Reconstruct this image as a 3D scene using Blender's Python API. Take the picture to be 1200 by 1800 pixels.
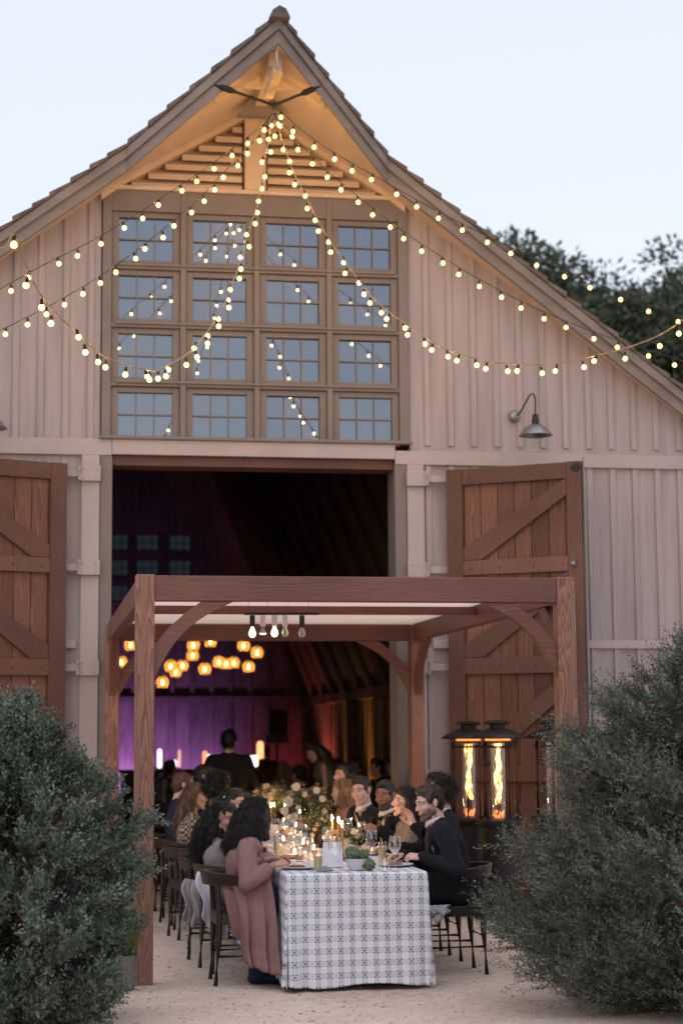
import bpy, math, random
import numpy as np
from mathutils import Vector, Matrix, noise as mnoise

for o in list(bpy.data.objects):
    bpy.data.objects.remove(o)
scene = bpy.context.scene
COL = scene.collection
R = math.radians
random.seed(7)
rng = np.random.default_rng(7)

# ---------------------------------------------------------------- camera
EYE = 1.62
PITCH, YAW, ROLL = R(7.063), R(9.65), R(-0.45)
FPX = 3200.0                                     # focal length in pixels of the 1200 x 1800 photograph
fw = np.array([math.sin(YAW) * math.cos(PITCH), math.cos(YAW) * math.cos(PITCH), math.sin(PITCH)])
r0 = np.array([math.cos(YAW), -math.sin(YAW), 0.0])
u0 = np.cross(r0, fw)
rt = math.cos(ROLL) * r0 + math.sin(ROLL) * u0
up = -math.sin(ROLL) * r0 + math.cos(ROLL) * u0
cam_data = bpy.data.cameras.new('camera')
cam = bpy.data.objects.new('camera', cam_data)
COL.objects.link(cam)
cam.matrix_world = Matrix(((rt[0], up[0], -fw[0], 0), (rt[1], up[1], -fw[1], 0), (rt[2], up[2], -fw[2], EYE), (0, 0, 0, 1)))
cam_data.sensor_fit = 'VERTICAL'
cam_data.sensor_height = 36.0
cam_data.lens = 36.0 * FPX / 1800.0
cam_data.clip_start = 0.1
cam_data.clip_end = 2000
cam_data.dof.use_dof = True
cam_data.dof.focus_distance = 12.6
cam_data.dof.aperture_fstop = 1.8
scene.camera = cam


def at(px, py, Y=None, Z=None, X=None):
    """the point of the place that the photograph shows at a pixel, on a plane of known depth, height or side"""
    d = fw + rt * (px - 600) / FPX - up * (py - 900) / FPX
    t = Y / d[1] if Y is not None else ((Z - EYE) / d[2] if Z is not None else X / d[0])
    return np.array([0, 0, EYE]) + t * d


# ---------------------------------------------------------------- sky, sun, exposure
world = bpy.data.worlds.new('World')
scene.world = world
world.use_nodes = True
wt = world.node_tree
bg = wt.nodes['Background']
sky = wt.nodes.new('ShaderNodeTexSky')
sky.sky_type = 'NISHITA'
sky.sun_disc = False
SUN_EL, SUN_ROT = R(8), R(205)
sky.sun_elevation = SUN_EL
sky.sun_rotation = SUN_ROT
sky.dust_density = 1.0
sky.ozone_density = 1.5
addn = wt.nodes.new('ShaderNodeMix')
addn.data_type = 'RGBA'
addn.blend_type = 'ADD'
addn.inputs[0].default_value = 0.55
addn.inputs[6].default_value = (7.05, 7.15, 7.85, 1)    # the even glow of the high dusk sky
wt.links.new(sky.outputs[0], addn.inputs[7])
wt.links.new(addn.outputs[2], bg.inputs[0])
bg.inputs[1].default_value = 0.1
sun_data = bpy.data.lights.new('sun', 'SUN')
sun_data.energy = 0.8
sun_data.angle = R(80)
sun_data.color = (1.0, 0.93, 0.88)
sun = bpy.data.objects.new('sun', sun_data)
COL.objects.link(sun)
sun.rotation_euler = (R(90) - R(74), 0, math.pi - SUN_ROT)   # soft glow from behind the camera
sun.location = (0, -5, 20)
scene.view_settings.view_transform = 'Standard'
scene.view_settings.look = 'None'
scene.view_settings.exposure = 0.08
scene.view_settings.gamma = 1.0
scene.render.engine = 'CYCLES'
cy = scene.cycles
cy.use_denoising = True
cy.max_bounces = 8
cy.transparent_max_bounces = 16
cy.sample_clamp_indirect = 4
cy.use_light_tree = True
cy.caustics_reflective = False
cy.caustics_refractive = False


# ---------------------------------------------------------------- materials
def new_mat(name):
    m = bpy.data.materials.new(name)
    m.use_nodes = True
    nt = m.node_tree
    return m, nt, nt.nodes['Principled BSDF']


def nd(nt, kind, **kw):
    n = nt.nodes.new(kind)
    for k, v in kw.items():
        if k.startswith('i_'):
            key = k[2:]
            n.inputs[int(key) if key.isdigit() else key].default_value = v
        else:
            setattr(n, k, v)
    return n


def c4(c, s=1.0):
    return (c[0] * s, c[1] * s, c[2] * s, 1)


def ramp(nt, stops):
    n = nt.nodes.new('ShaderNodeValToRGB')
    el = n.color_ramp.elements
    while len(el) < len(stops):
        el.new(0.5)
    for e, (p, c) in zip(el, stops):
        e.position = p
        e.color = c
    return n


def surf(name, col, rough=0.7, var=0.25, scale=4.0, stretch=(1, 1, 1), bump=0.2, bscale=60, metal=0.0, spec=0.4, detail=6, coords='Object'):
    """a plain surface with blotches of its own colour and fine relief"""
    m, nt, p = new_mat(name)
    tc = nd(nt, 'ShaderNodeTexCoord')
    mp = nd(nt, 'ShaderNodeMapping')
    mp.inputs['Scale'].default_value = stretch
    nt.links.new(tc.outputs[coords], mp.inputs[0])
    n = nd(nt, 'ShaderNodeTexNoise', i_Scale=scale, i_Detail=detail, i_Roughness=0.62)
    nt.links.new(mp.outputs[0], n.inputs['Vector'])
    r = ramp(nt, [(0.28, c4(col, 1 - var)), (0.72, c4(col, 1 + var))])
    nt.links.new(n.outputs['Fac'], r.inputs[0])
    nt.links.new(r.outputs[0], p.inputs['Base Color'])
    p.inputs['Roughness'].default_value = rough
    p.inputs['Metallic'].default_value = metal
    p.inputs['Specular IOR Level'].default_value = spec
    if bump:
        n2 = nd(nt, 'ShaderNodeTexNoise', i_Scale=bscale, i_Detail=4)
        nt.links.new(mp.outputs[0], n2.inputs['Vector'])
        b = nd(nt, 'ShaderNodeBump', i_Strength=bump, i_Distance=0.01)
        nt.links.new(n2.outputs['Fac'], b.inputs['Height'])
        nt.links.new(b.outputs[0], p.inputs['Normal'])
    return m


def wood(name, dark, light, axis='Z', rings=9.0, rough=0.6, spec=0.35, knots=0.35, contrast=0.5, island=0.0):
    """sawn softwood: grain lines drawn out along one axis, with cathedral arches and broad tone changes"""
    m, nt, p = new_mat(name)
    tc = nd(nt, 'ShaderNodeTexCoord')
    mp = nd(nt, 'ShaderNodeMapping')
    s = {'X': (0.5, 5, 5), 'Y': (5, 0.5, 5), 'Z': (5, 5, 0.5)}[axis]
    mp.inputs['Scale'].default_value = s
    nt.links.new(tc.outputs['Object'], mp.inputs[0])
    warp = nd(nt, 'ShaderNodeTexNoise', i_Scale=1.3, i_Detail=2.0)
    nt.links.new(mp.outputs[0], warp.inputs['Vector'])
    mx = nd(nt, 'ShaderNodeMix', data_type='VECTOR')
    mx.inputs[0].default_value = knots
    nt.links.new(mp.outputs[0], mx.inputs[4])
    nt.links.new(warp.outputs['Color'], mx.inputs[5])
    wv = nd(nt, 'ShaderNodeTexWave', wave_type='RINGS', rings_direction=axis, wave_profile='SAW', i_Scale=rings, i_Distortion=1.6, i_Detail=2.5)
    nt.links.new(mx.outputs[1], wv.inputs['Vector'])
    fine = nd(nt, 'ShaderNodeTexNoise', i_Scale=22.0, i_Detail=5.0)
    nt.links.new(mp.outputs[0], fine.inputs['Vector'])
    broad = nd(nt, 'ShaderNodeTexNoise', i_Scale=1.1, i_Detail=3.0)
    nt.links.new(tc.outputs['Object'], broad.inputs['Vector'])
    a = nd(nt, 'ShaderNodeMath', operation='MULTIPLY_ADD', i_1=contrast)
    nt.links.new(wv.outputs['Fac'], a.inputs[0])
    b = nd(nt, 'ShaderNodeMath', operation='MULTIPLY', i_1=0.55)
    nt.links.new(fine.outputs['Fac'], b.inputs[0])
    nt.links.new(b.outputs[0], a.inputs[2])
    c = nd(nt, 'ShaderNodeMath', operation='MULTIPLY_ADD', i_1=0.7)
    nt.links.new(broad.outputs['Fac'], c.inputs[0])
    nt.links.new(a.outputs[0], c.inputs[2])
    d = nd(nt, 'ShaderNodeMath', operation='SUBTRACT', i_1=0.32)
    nt.links.new(c.outputs[0], d.inputs[0])
    r = ramp(nt, [(0.1, c4(dark)), (0.85, c4(light))])
    nt.links.new(d.outputs[0], r.inputs[0])
    if island:                                             # every plank has its own tone
        ge = nd(nt, 'ShaderNodeNewGeometry')
        mr = nd(nt, 'ShaderNodeMapRange')
        mr.inputs['To Min'].default_value = 1 - island
        mr.inputs['To Max'].default_value = 1 + island
        nt.links.new(ge.outputs['Random Per Island'], mr.inputs['Value'])
        hs = nd(nt, 'ShaderNodeHueSaturation')
        hs.inputs['Saturation'].default_value = 0.92
        nt.links.new(mr.outputs['Result'], hs.inputs['Value'])
        nt.links.new(r.outputs[0], hs.inputs['Color'])
        nt.links.new(hs.outputs['Color'], p.inputs['Base Color'])
    else:
        nt.links.new(r.outputs[0], p.inputs['Base Color'])
    p.inputs['Roughness'].default_value = rough
    p.inputs['Specular IOR Level'].default_value = spec
    bp = nd(nt, 'ShaderNodeBump', i_Strength=0.25, i_Distance=0.004)
    nt.links.new(a.outputs[0], bp.inputs['Height'])
    nt.links.new(bp.outputs[0], p.inputs['Normal'])
    return m


def glow(name, col, strength):
    m, nt, p = new_mat(name)
    p.inputs['Base Color'].default_value = c4(col)
    p.inputs['Emission Color'].default_value = c4(col)
    p.inputs['Emission Strength'].default_value = strength
    return m


def glass(name, tint=(1, 1, 1), rough=0.02, clear=0.82):
    """thin glass: mostly see-through, with bright edges and reflections"""
    m, nt, p = new_mat(name)
    out = nt.nodes['Material Output']
    tr = nd(nt, 'ShaderNodeBsdfTransparent', i_Color=c4(tint))
    gl = nd(nt, 'ShaderNodeBsdfGlossy', i_Color=(1, 1, 1, 1), i_Roughness=rough)
    lw = nd(nt, 'ShaderNodeLayerWeight', i_Blend=0.5)
    r = ramp(nt, [(0.0, (1 - clear - 0.08, ) * 3 + (1,)), (1.0, (0.75, 0.75, 0.75, 1))])
    nt.links.new(lw.outputs['Facing'], r.inputs[0])
    mix = nd(nt, 'ShaderNodeMixShader')
    nt.links.new(r.outputs[0], mix.inputs[0])
    nt.links.new(tr.outputs[0], mix.inputs[1])
    nt.links.new(gl.outputs[0], mix.inputs[2])
    nt.links.new(mix.outputs[0], out.inputs[0])
    return m


def leafy(name, dark, light, rough=0.55, trans=0.12):
    m, nt, p = new_mat(name)
    g = nd(nt, 'ShaderNodeNewGeometry')
    r = ramp(nt, [(0.0, c4(dark)), (1.0, c4(light))])
    tc = nd(nt, 'ShaderNodeTexCoord')
    n = nd(nt, 'ShaderNodeTexNoise', i_Scale=2.6, i_Detail=3)
    nt.links.new(tc.outputs['Object'], n.inputs['Vector'])
    a = nd(nt, 'ShaderNodeMath', operation='MULTIPLY_ADD', i_1=0.5)
    nt.links.new(g.outputs['Random Per Island'], a.inputs[0])
    s = nd(nt, 'ShaderNodeMath', operation='MULTIPLY_ADD', i_1=1.6, i_2=-0.52)
    nt.links.new(n.outputs['Fac'], s.inputs[0])
    nt.links.new(s.outputs[0], a.inputs[2])
    nt.links.new(a.outputs[0], r.inputs[0])
    nt.links.new(r.outputs[0], p.inputs['Base Color'])
    p.inputs['Roughness'].default_value = rough
    p.inputs['Specular IOR Level'].default_value = 0.3
    tl = nd(nt, 'ShaderNodeBsdfTranslucent')
    nt.links.new(r.outputs[0], tl.inputs[0])
    mx = nd(nt, 'ShaderNodeMixShader')
    mx.inputs[0].default_value = trans
    nt.links.new(p.outputs[0], mx.inputs[1])
    nt.links.new(tl.outputs[0], mx.inputs[2])
    nt.links.new(mx.outputs[0], nt.nodes['Material Output'].inputs[0])
    return m


# ---------------------------------------------------------------- mesh helpers
def unit(v):
    v = np.asarray(v, float)
    n = np.linalg.norm(v)
    return v / n if n > 1e-12 else v


def frame_of(d):
    d = unit(d)
    a = np.array([0, 0, 1.0]) if abs(d[2]) < 0.9 else np.array([1.0, 0, 0])
    s = unit(np.cross(d, a))
    return d, s, np.cross(s, d)


class MB:
    """collects shapes and links them as one mesh object"""

    def __init__(self):
        self.v = []
        self.f = []
        self.n = 0

    def add(self, v, f):
        v = np.asarray(v, float)
        self.v.append(v)
        self.f += [tuple(i + self.n for i in q) for q in f]
        self.n += len(v)
        return self

    def box(self, lo, hi):
        x0, y0, z0 = lo
        x1, y1, z1 = hi
        v = [(x0, y0, z0), (x1, y0, z0), (x1, y1, z0), (x0, y1, z0), (x0, y0, z1), (x1, y0, z1), (x1, y1, z1), (x0, y1, z1)]
        return self.add(v, [(0, 3, 2, 1), (4, 5, 6, 7), (0, 1, 5, 4), (1, 2, 6, 5), (2, 3, 7, 6), (3, 0, 4, 7)])

    def bar(self, p, q, w, h, upv=(0, 0, 1), w2=None, h2=None):
        p = np.asarray(p, float)
        q = np.asarray(q, float)
        d = unit(q - p)
        s = unit(np.cross(d, upv))
        t = np.cross(s, d)
        w2 = w if w2 is None else w2
        h2 = h if h2 is None else h2
        v = []
        for c, a, b in ((p, w, h), (q, w2, h2)):
            for i, j in ((-1, -1), (1, -1), (1, 1), (-1, 1)):
                v.append(c + s * i * a / 2 + t * j * b / 2)
        return self.add(v, [(0, 3, 2, 1), (4, 5, 6, 7), (0, 1, 5, 4), (1, 2, 6, 5), (2, 3, 7, 6), (3, 0, 4, 7)][::1])

    def tube(self, path, rad, n=8, caps=True):
        path = [np.asarray(p, float) for p in path]
        m = len(path)
        rads = [rad] * m if np.isscalar(rad) else list(rad)
        prev = None
        vs = []
        for i, p in enumerate(path):
            d = unit(path[min(i + 1, m - 1)] - path[max(i - 1, 0)])
            if prev is None:
                _, s, t = frame_of(d)
            else:
                s = unit(prev - d * np.dot(prev, d))
                t = np.cross(d, s)
            prev = s
            for k in range(n):
                a = 2 * math.pi * k / n
                vs.append(p + (s * math.cos(a) + t * math.sin(a)) * rads[i])
        f = []
        for i in range(m - 1):
            for k in range(n):
                a, b = i * n + k, i * n + (k + 1) % n
                f.append((a, b, b + n, a + n))
        if caps:
            f.append(tuple(range(n))[::-1])
            f.append(tuple(range((m - 1) * n, m * n)))
        return self.add(vs, f)

    def lathe(self, prof, c=(0, 0, 0), n=24, cap=True):
        vs = []
        for r_, z in prof:
            for k in range(n):
                a = 2 * math.pi * k / n
                vs.append((c[0] + r_ * math.cos(a), c[1] + r_ * math.sin(a), c[2] + z))
        f = []
        for i in range(len(prof) - 1):
            for k in range(n):
                a, b = i * n + k, i * n + (k + 1) % n
                f.append((a, b, b + n, a + n))
        if cap:
            f.append(tuple(range(n))[::-1])
            f.append(tuple(range((len(prof) - 1) * n, len(prof) * n)))
        return self.add(vs, f)

    def ball(self, c, r_, n=12, m=8):
        rr = (r_, r_, r_) if np.isscalar(r_) else r_
        vs = [(c[0], c[1], c[2] - rr[2])]
        for i in range(1, m):
            t = math.pi * i / m
            for k in range(n):
                a = 2 * math.pi * k / n
                vs.append((c[0] + rr[0] * math.sin(t) * math.cos(a), c[1] + rr[1] * math.sin(t) * math.sin(a), c[2] - rr[2] * math.cos(t)))
        vs.append((c[0], c[1], c[2] + rr[2]))
        f = [(0, 1 + (k + 1) % n, 1 + k) for k in range(n)]
        for i in range(m - 2):
            for k in range(n):
                a, b = 1 + i * n + k, 1 + i * n + (k + 1) % n
                f.append((a, b, b + n, a + n))
        L = len(vs) - 1
        f += [(L, 1 + (m - 2) * n + k, 1 + (m - 2) * n + (k + 1) % n) for k in range(n)]
        return self.add(vs, f)

    def prism(self, poly, y0, y1):
        """polygon in x,z pushed along y"""
        n = len(poly)
        v = [(x, y0, z) for x, z in poly] + [(x, y1, z) for x, z in poly]
        f = [tuple(range(n)), tuple(range(n, 2 * n))[::-1]]
        for i in range(n):
            j = (i + 1) % n
            f.append((i, i + n, j + n, j))
        return self.add(v, f)

    def grid(self, fn, nu, nv):
        v = [fn(i / (nu - 1), j / (nv - 1)) for j in range(nv) for i in range(nu)]
        f = [(j * nu + i, j * nu + i + 1, (j + 1) * nu + i + 1, (j + 1) * nu + i) for j in range(nv - 1) for i in range(nu - 1)]
        return self.add(v, f)

    def build(self, name, m, parent=None, loc=(0, 0, 0), smooth=None, bevel=0, fixn=True, solid=0):
        me = bpy.data.meshes.new(name)
        v = np.concatenate(self.v) if self.v else np.zeros((0, 3))
        org = np.asarray(loc, float)
        if parent is not None:
            org = origin(parent)
        me.from_pydata((v - org).tolist(), [], self.f)
        return link_mesh(name, me, m, parent, org, smooth, bevel, fixn, solid)


def origin(o):
    p = np.zeros(3)
    while o is not None:
        p = p + np.array(o.location)
        o = o.parent
    return p


def link_mesh(name, me, m, parent, org, smooth=None, bevel=0, fixn=False, solid=0):
    import bmesh
    if fixn:
        b = bmesh.new()
        b.from_mesh(me)
        bmesh.ops.recalc_face_normals(b, faces=b.faces)
        b.to_mesh(me)
        b.free()
    for mm in (m if isinstance(m, (list, tuple)) else [m]):
        me.materials.append(mm)
    if smooth is not None:
        me.polygons.foreach_set('use_smooth', [True] * len(me.polygons))
        if smooth < 180:
            me.set_sharp_from_angle(angle=R(smooth))
    o = bpy.data.objects.new(name, me)
    COL.objects.link(o)
    if parent is None:
        o.location = org
    else:
        o.parent = parent
    if solid:
        s = o.modifiers.new('thickness', 'SOLIDIFY')
        s.thickness = solid
        s.offset = 0
    if bevel:
        bv = o.modifiers.new('bevel', 'BEVEL')
        bv.width = bevel
        bv.segments = 2
        bv.limit_method = 'ANGLE'
    return o


def tag(o, label=None, cat=None, group=None, kind=None):
    for k, v in (('label', label), ('category', cat), ('group', group), ('kind', kind)):
        if v:
            o[k] = v
    return o


def thing(name, label, cat, loc=(0, 0, 0), group=None, rz=0):
    o = bpy.data.objects.new(name, None)
    o.empty_display_size = 0.1
    COL.objects.link(o)
    o.location = loc
    o.rotation_euler = (0, 0, rz)
    return tag(o, label, cat, group)


def copy_tree(o, loc=None, rz=None, label=None, group=None, parent=None, scale=None):
    c = o.copy()
    COL.objects.link(c)
    if parent is not None:
        c.parent = parent
    if loc is not None:
        c.location = loc
    if rz is not None:
        c.rotation_euler = (0, 0, rz)
    if scale is not None:
        c.scale = (scale,) * 3 if np.isscalar(scale) else scale
    if label:
        c['label'] = label
    if group:
        c['group'] = group
    for ch in list(o.children):
        copy_tree(ch, parent=c)
    return c


def raw_mesh(name, v, f_flat, nper, m, parent=None, loc=(0, 0, 0), smooth=False):
    """big meshes straight from arrays: every face has nper corners"""
    me = bpy.data.meshes.new(name)
    org = origin(parent) if parent is not None else np.asarray(loc, float)
    nf = len(f_flat) // nper
    me.vertices.add(len(v))
    me.vertices.foreach_set('co', (v - org).astype(np.float32).ravel())
    me.loops.add(nf * nper)
    me.loops.foreach_set('vertex_index', f_flat.astype(np.int32))
    me.polygons.add(nf)
    me.polygons.foreach_set('loop_start', np.arange(0, nf * nper, nper, dtype=np.int32))
    if smooth:
        me.polygons.foreach_set('use_smooth', np.ones(nf, dtype=bool))
    me.update(calc_edges=True)
    return link_mesh(name, me, m, parent, org)
# ---------------------------------------------------------------- materials of the place
M = {}
M['gravel'] = None
m, nt, p = new_mat('gravel')
tc = nd(nt, 'ShaderNodeTexCoord')
n1 = nd(nt, 'ShaderNodeTexNoise', i_Scale=0.55, i_Detail=8, i_Roughness=0.65)
n2 = nd(nt, 'ShaderNodeTexVoronoi', i_Scale=95.0)
n3 = nd(nt, 'ShaderNodeTexNoise', i_Scale=11.0, i_Detail=6)
for n in (n1, n2, n3):
    nt.links.new(tc.outputs['Object'], n.inputs['Vector'])
a = nd(nt, 'ShaderNodeMath', operation='MULTIPLY_ADD', i_1=0.45)
nt.links.new(n3.outputs['Fac'], a.inputs[0])
nt.links.new(n1.outputs['Fac'], a.inputs[2])
b = nd(nt, 'ShaderNodeMath', operation='MULTIPLY_ADD', i_1=-0.25)
nt.links.new(n2.outputs['Distance'], b.inputs[0])
nt.links.new(a.outputs[0], b.inputs[2])
r = ramp(nt, [(0.32, (0.30, 0.228, 0.185, 1)), (0.50, (0.53, 0.415, 0.355, 1)), (0.74, (0.68, 0.555, 0.48, 1))])
nt.links.new(b.outputs[0], r.inputs[0])
nt.links.new(r.outputs[0], p.inputs['Base Color'])
p.inputs['Roughness'].default_value = 0.9
bp = nd(nt, 'ShaderNodeBump', i_Strength=0.7, i_Distance=0.02)
nt.links.new(b.outputs[0], bp.inputs['Height'])
nt.links.new(bp.outputs[0], p.inputs['Normal'])
M['gravel'] = m
M['clad'] = surf('painted_cladding', (0.362, 0.308, 0.316), 0.75, 0.20, 1.6, (5, 1, 0.35), 0.22, 40, detail=9)
M['trim'] = surf('painted_trim', (0.405, 0.345, 0.345), 0.7, 0.09, 1.5, (1, 1, 1), 0.12, 40)
M['taupe'] = surf('taupe_paint', (0.190, 0.160, 0.152), 0.65, 0.10, 2.0, (1, 1, 1), 0.1, 40)
M['fascia'] = surf('weathered_fascia', (0.22, 0.185, 0.17), 0.8, 0.22, 2.0, (0.6, 1, 2), 0.2, 40)
M['soffit'] = surf('cream_soffit', (0.60, 0.46, 0.35), 0.75, 0.10, 2.0, (3, 0.6, 1), 0.15, 40)
M['louver'] = surf('cream_louver', (0.56, 0.43, 0.33), 0.7, 0.08, 3.0, (0.5, 1, 3), 0.1, 50)
M['shingle'] = surf('wood_shingles', (0.13, 0.10, 0.09), 0.9, 0.45, 5.0, (1, 5, 1), 0.5, 30)
M['doorwood'] = wood('door_cedar', (0.050, 0.020, 0.014), (0.25, 0.105, 0.070), 'Z', 6.0, 0.65, 0.3, 0.5, 0.35, 0.38)
M['doorframe'] = wood('door_frame_cedar', (0.080, 0.036, 0.027), (0.225, 0.112, 0.085), 'Z', 5.0, 0.7, 0.25, 0.4, 0.25, 0.22)
PD, PL = (0.095, 0.037, 0.030), (0.255, 0.108, 0.085)
M['perg_x'] = wood('pergola_redwood_along', PD, PL, 'X', 7.0, 0.5, 0.4, 0.45, 0.26)
M['perg_y'] = wood('pergola_redwood_deep', PD, PL, 'Y', 7.0, 0.5, 0.4, 0.45, 0.26)
M['perg_z'] = wood('pergola_redwood_post', (0.115, 0.046, 0.034), (0.33, 0.165, 0.122), 'Z', 8.0, 0.55, 0.35, 0.75, 0.65)
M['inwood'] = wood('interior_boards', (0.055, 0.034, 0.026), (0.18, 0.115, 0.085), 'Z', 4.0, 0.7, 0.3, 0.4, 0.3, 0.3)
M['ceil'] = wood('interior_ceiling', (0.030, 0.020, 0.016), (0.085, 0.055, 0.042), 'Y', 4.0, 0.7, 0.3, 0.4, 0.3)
M['canvas'] = surf('canopy_canvas', (0.72, 0.66, 0.62), 0.9, 0.05, 2, (1, 1, 1), 0.1, 80)
_m = M['canvas']
_nt = _m.node_tree
_tl = nd(_nt, 'ShaderNodeBsdfTranslucent', i_Color=(0.92, 0.84, 0.82, 1))
_mx = nd(_nt, 'ShaderNodeMixShader')
_mx.inputs[0].default_value = 0.8
_nt.links.new(_nt.nodes['Principled BSDF'].outputs[0], _mx.inputs[1])
_nt.links.new(_tl.outputs[0], _mx.inputs[2])
_nt.links.new(_mx.outputs[0], _nt.nodes['Material Output'].inputs[0])
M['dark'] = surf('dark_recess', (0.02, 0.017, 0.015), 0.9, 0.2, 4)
M['iron'] = surf('dark_iron', (0.030, 0.027, 0.026), 0.5, 0.3, 12, (1, 1, 1), 0.1, 80, metal=0.6)
M['galv'] = surf('galvanised_steel', (0.26, 0.27, 0.29), 0.42, 0.18, 9, (1, 1, 1), 0.05, 90, metal=0.75)
M['cable'] = surf('black_cable', (0.018, 0.016, 0.015), 0.55, 0.2, 20, bump=0)
M['tancable'] = surf('pale_cable', (0.30, 0.21, 0.14), 0.6, 0.2, 20, bump=0)
M['glass'] = glass('clear_glass')
# window glass: reflects the dusk sky and the lights over a dim room
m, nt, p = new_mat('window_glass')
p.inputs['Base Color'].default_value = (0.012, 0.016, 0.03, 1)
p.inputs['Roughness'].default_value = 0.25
gl = nd(nt, 'ShaderNodeBsdfGlossy', i_Color=(0.66, 0.80, 1.0, 1), i_Roughness=0.015)
tc = nd(nt, 'ShaderNodeTexCoord')
nn = nd(nt, 'ShaderNodeTexNoise', i_Scale=2.2, i_Detail=2)
nt.links.new(tc.outputs['Object'], nn.inputs['Vector'])
bp = nd(nt, 'ShaderNodeBump', i_Strength=0.06, i_Distance=0.01)
nt.links.new(nn.outputs['Fac'], bp.inputs['Height'])
nt.links.new(bp.outputs[0], gl.inputs['Normal'])
mx = nd(nt, 'ShaderNodeMixShader')
mx.inputs[0].default_value = 0.22
nt.links.new(p.outputs[0], mx.inputs[1])
nt.links.new(gl.outputs[0], mx.inputs[2])
nt.links.new(mx.outputs[0], nt.nodes['Material Output'].inputs[0])
M['pane'] = m
M['backpane'] = glass('dimmed_glass', (0.13, 0.155, 0.165), 0.1, 0.8)  # dark tint put in to dim the sky behind, as trees outside would

# ---------------------------------------------------------------- ground
g = MB().grid(lambda u, v: ((u - 0.5) * 1600, (v - 0.5) * 1600, 0.0), 3, 3)
o = g.build('ground', M['gravel'], None, (0, 0, 0))
tag(o, kind='structure')

# ---------------------------------------------------------------- the barn
W = 17.914                     # front face of the wall
XC = 2.172                     # ridge line
AP = (16.013, 8.228)           # prow: y, z of the ridge end
KA, KY, KZ = 1.32, 17.538, 7.421
S2, DY = 0.732, 0.06
BACK = 34.0
DX0, DX1, DZ = 0.756, 3.589, 4.31      # doorway


def roof_z(a):
    return AP[1] + (KZ - AP[1]) * a / KA if a <= KA else KZ - S2 * (a - KA)


def rake_y(a):
    return AP[0] + (KY - AP[0]) * a / KA if a <= KA else KY + DY * (a - KA)


barn = thing('barn', 'tall beige board and batten barn with a steep overhanging gable and wide open double doors', 'barn', (XC, W, 0))
TH = 0.2


def under(x):
    return roof_z(abs(x - XC)) - TH


# cladding with battens (left and right of the window bay)
def clad_side(x0, x1, name='wall'):
    w = MB()
    xs = [x0] + [XC + s * KA for s in (-1, 1) if x0 < XC + s * KA < x1] + [x1]
    w.prism([(x0, 0), (x1, 0)] + [(x, under(x) + 0.03) for x in reversed(xs)], W, W + 0.14)
    x = math.ceil(x0 / 0.243) * 0.243 + 0.05
    while x < x1 - 0.03:
        if under(x) > 0.4:
            zt = under(x) + 0.02
            w.box((x - 0.03, W - 0.022, 4.56), (x + 0.03, W - 0.0005, zt))
            w.box((x - 0.03, W - 0.022, 2.585), (x + 0.03, W - 0.0005, 4.36))
            w.box((x - 0.03, W - 0.022, 0.16), (x + 0.03, W - 0.0005, 2.50))
        x += 0.243
    return w.build(name, M['clad'], barn, bevel=0.004)


clad_side(-8.0, 0.634)
clad_side(3.756, 11.6)
t = MB()
t.box((-8.0, W - 0.045, 4.40), (DX0 - 0.005, W - 0.0008, 4.562)).box((DX1 + 0.005, W - 0.045, 4.36), (11.5, W - 0.0008, 4.50))
t.box((DX0 - 0.003, W - 0.055, 4.41), (DX1 + 0.003, W - 0.0008, 4.56))
t.box((-8.0, W - 0.04, 2.50), (0.42, W - 0.0008, 2.585)).box((3.96, W - 0.04, 2.50), (11.5, W - 0.0008, 2.585))
for x0, x1 in ((0.457, 0.632), (3.712, 3.885)):           # light boards beside the doorway
    t.box((x0, W - 0.06, 0.02), (x1, W - 0.0008, 4.358 if x0 > 2 else 4.398))
t.build('wall_trim', M['trim'], barn, bevel=0.005)
t = MB()
MB().box((0.636, W - 0.035, 0.0), (DX0, W + 0.35, 4.40)).build('door_jamb', M['taupe'], barn, bevel=0.005)
MB().box((DX1, W - 0.035, 0.0), (3.709, W + 0.35, 4.36)).build('door_jamb', M['taupe'], barn, bevel=0.005)
t = MB()
t.box((DX0 + 0.001, W + 0.01, DZ), (DX1 - 0.001, W + 0.32, 4.41))
t.build('lintel', M['doorframe'], barn, bevel=0.005)
t = MB()
t.box((-8, W - 0.05, 0.004), (0.45, W - 0.0008, 0.155)).box((3.89, W - 0.05, 0.004), (11.5, W - 0.0008, 0.155))
t.build('plinth', M['dark'], barn)
# wall above the doorway behind the window bay
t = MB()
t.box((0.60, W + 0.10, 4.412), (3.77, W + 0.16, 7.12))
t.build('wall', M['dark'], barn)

# the window bay: 16 windows between mullions
GX = [0.81 + 0.742 * i for i in range(4)]
GZ = [4.605 + 0.5957 * i for i in range(4)]
GWD, GHT = 0.535, 0.435
t = MB()
PX0, PX1, PZ0, PZ1 = 0.643, 3.747, 4.562, 7.10
ex = [PX0] + sum([[x - 0.075, x + GWD + 0.075] for x in GX], []) + [PX1]
ez = [PZ0] + sum([[z - 0.06, z + GHT + 0.06] for z in GZ], []) + [PZ1]
for i in range(0, 10, 2):                                  # full-height mullions
    t.box((ex[i], W - 0.05, PZ0), (ex[i + 1], W + 0.09, PZ1))
for i in range(1, 9, 2):
    for j in range(0, 10, 2):
        t.box((ex[i] - 0.001, W - 0.044, ez[j]), (ex[i + 1] + 0.001, W + 0.085, ez[j + 1]))
t.box((PX0 - 0.02, W - 0.085, PZ0), (PX1 + 0.02, W - 0.051, PZ0 + 0.035))    # sill
for j in (2, 4, 6):                                        # thin ledges on the rails
    t.box((PX0 + 0.13, W - 0.066, ez[j] + 0.03), (PX1 - 0.13, W - 0.0505, ez[j] + 0.055))
t.build('window_bay', M['taupe'], barn, bevel=0.006)
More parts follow.
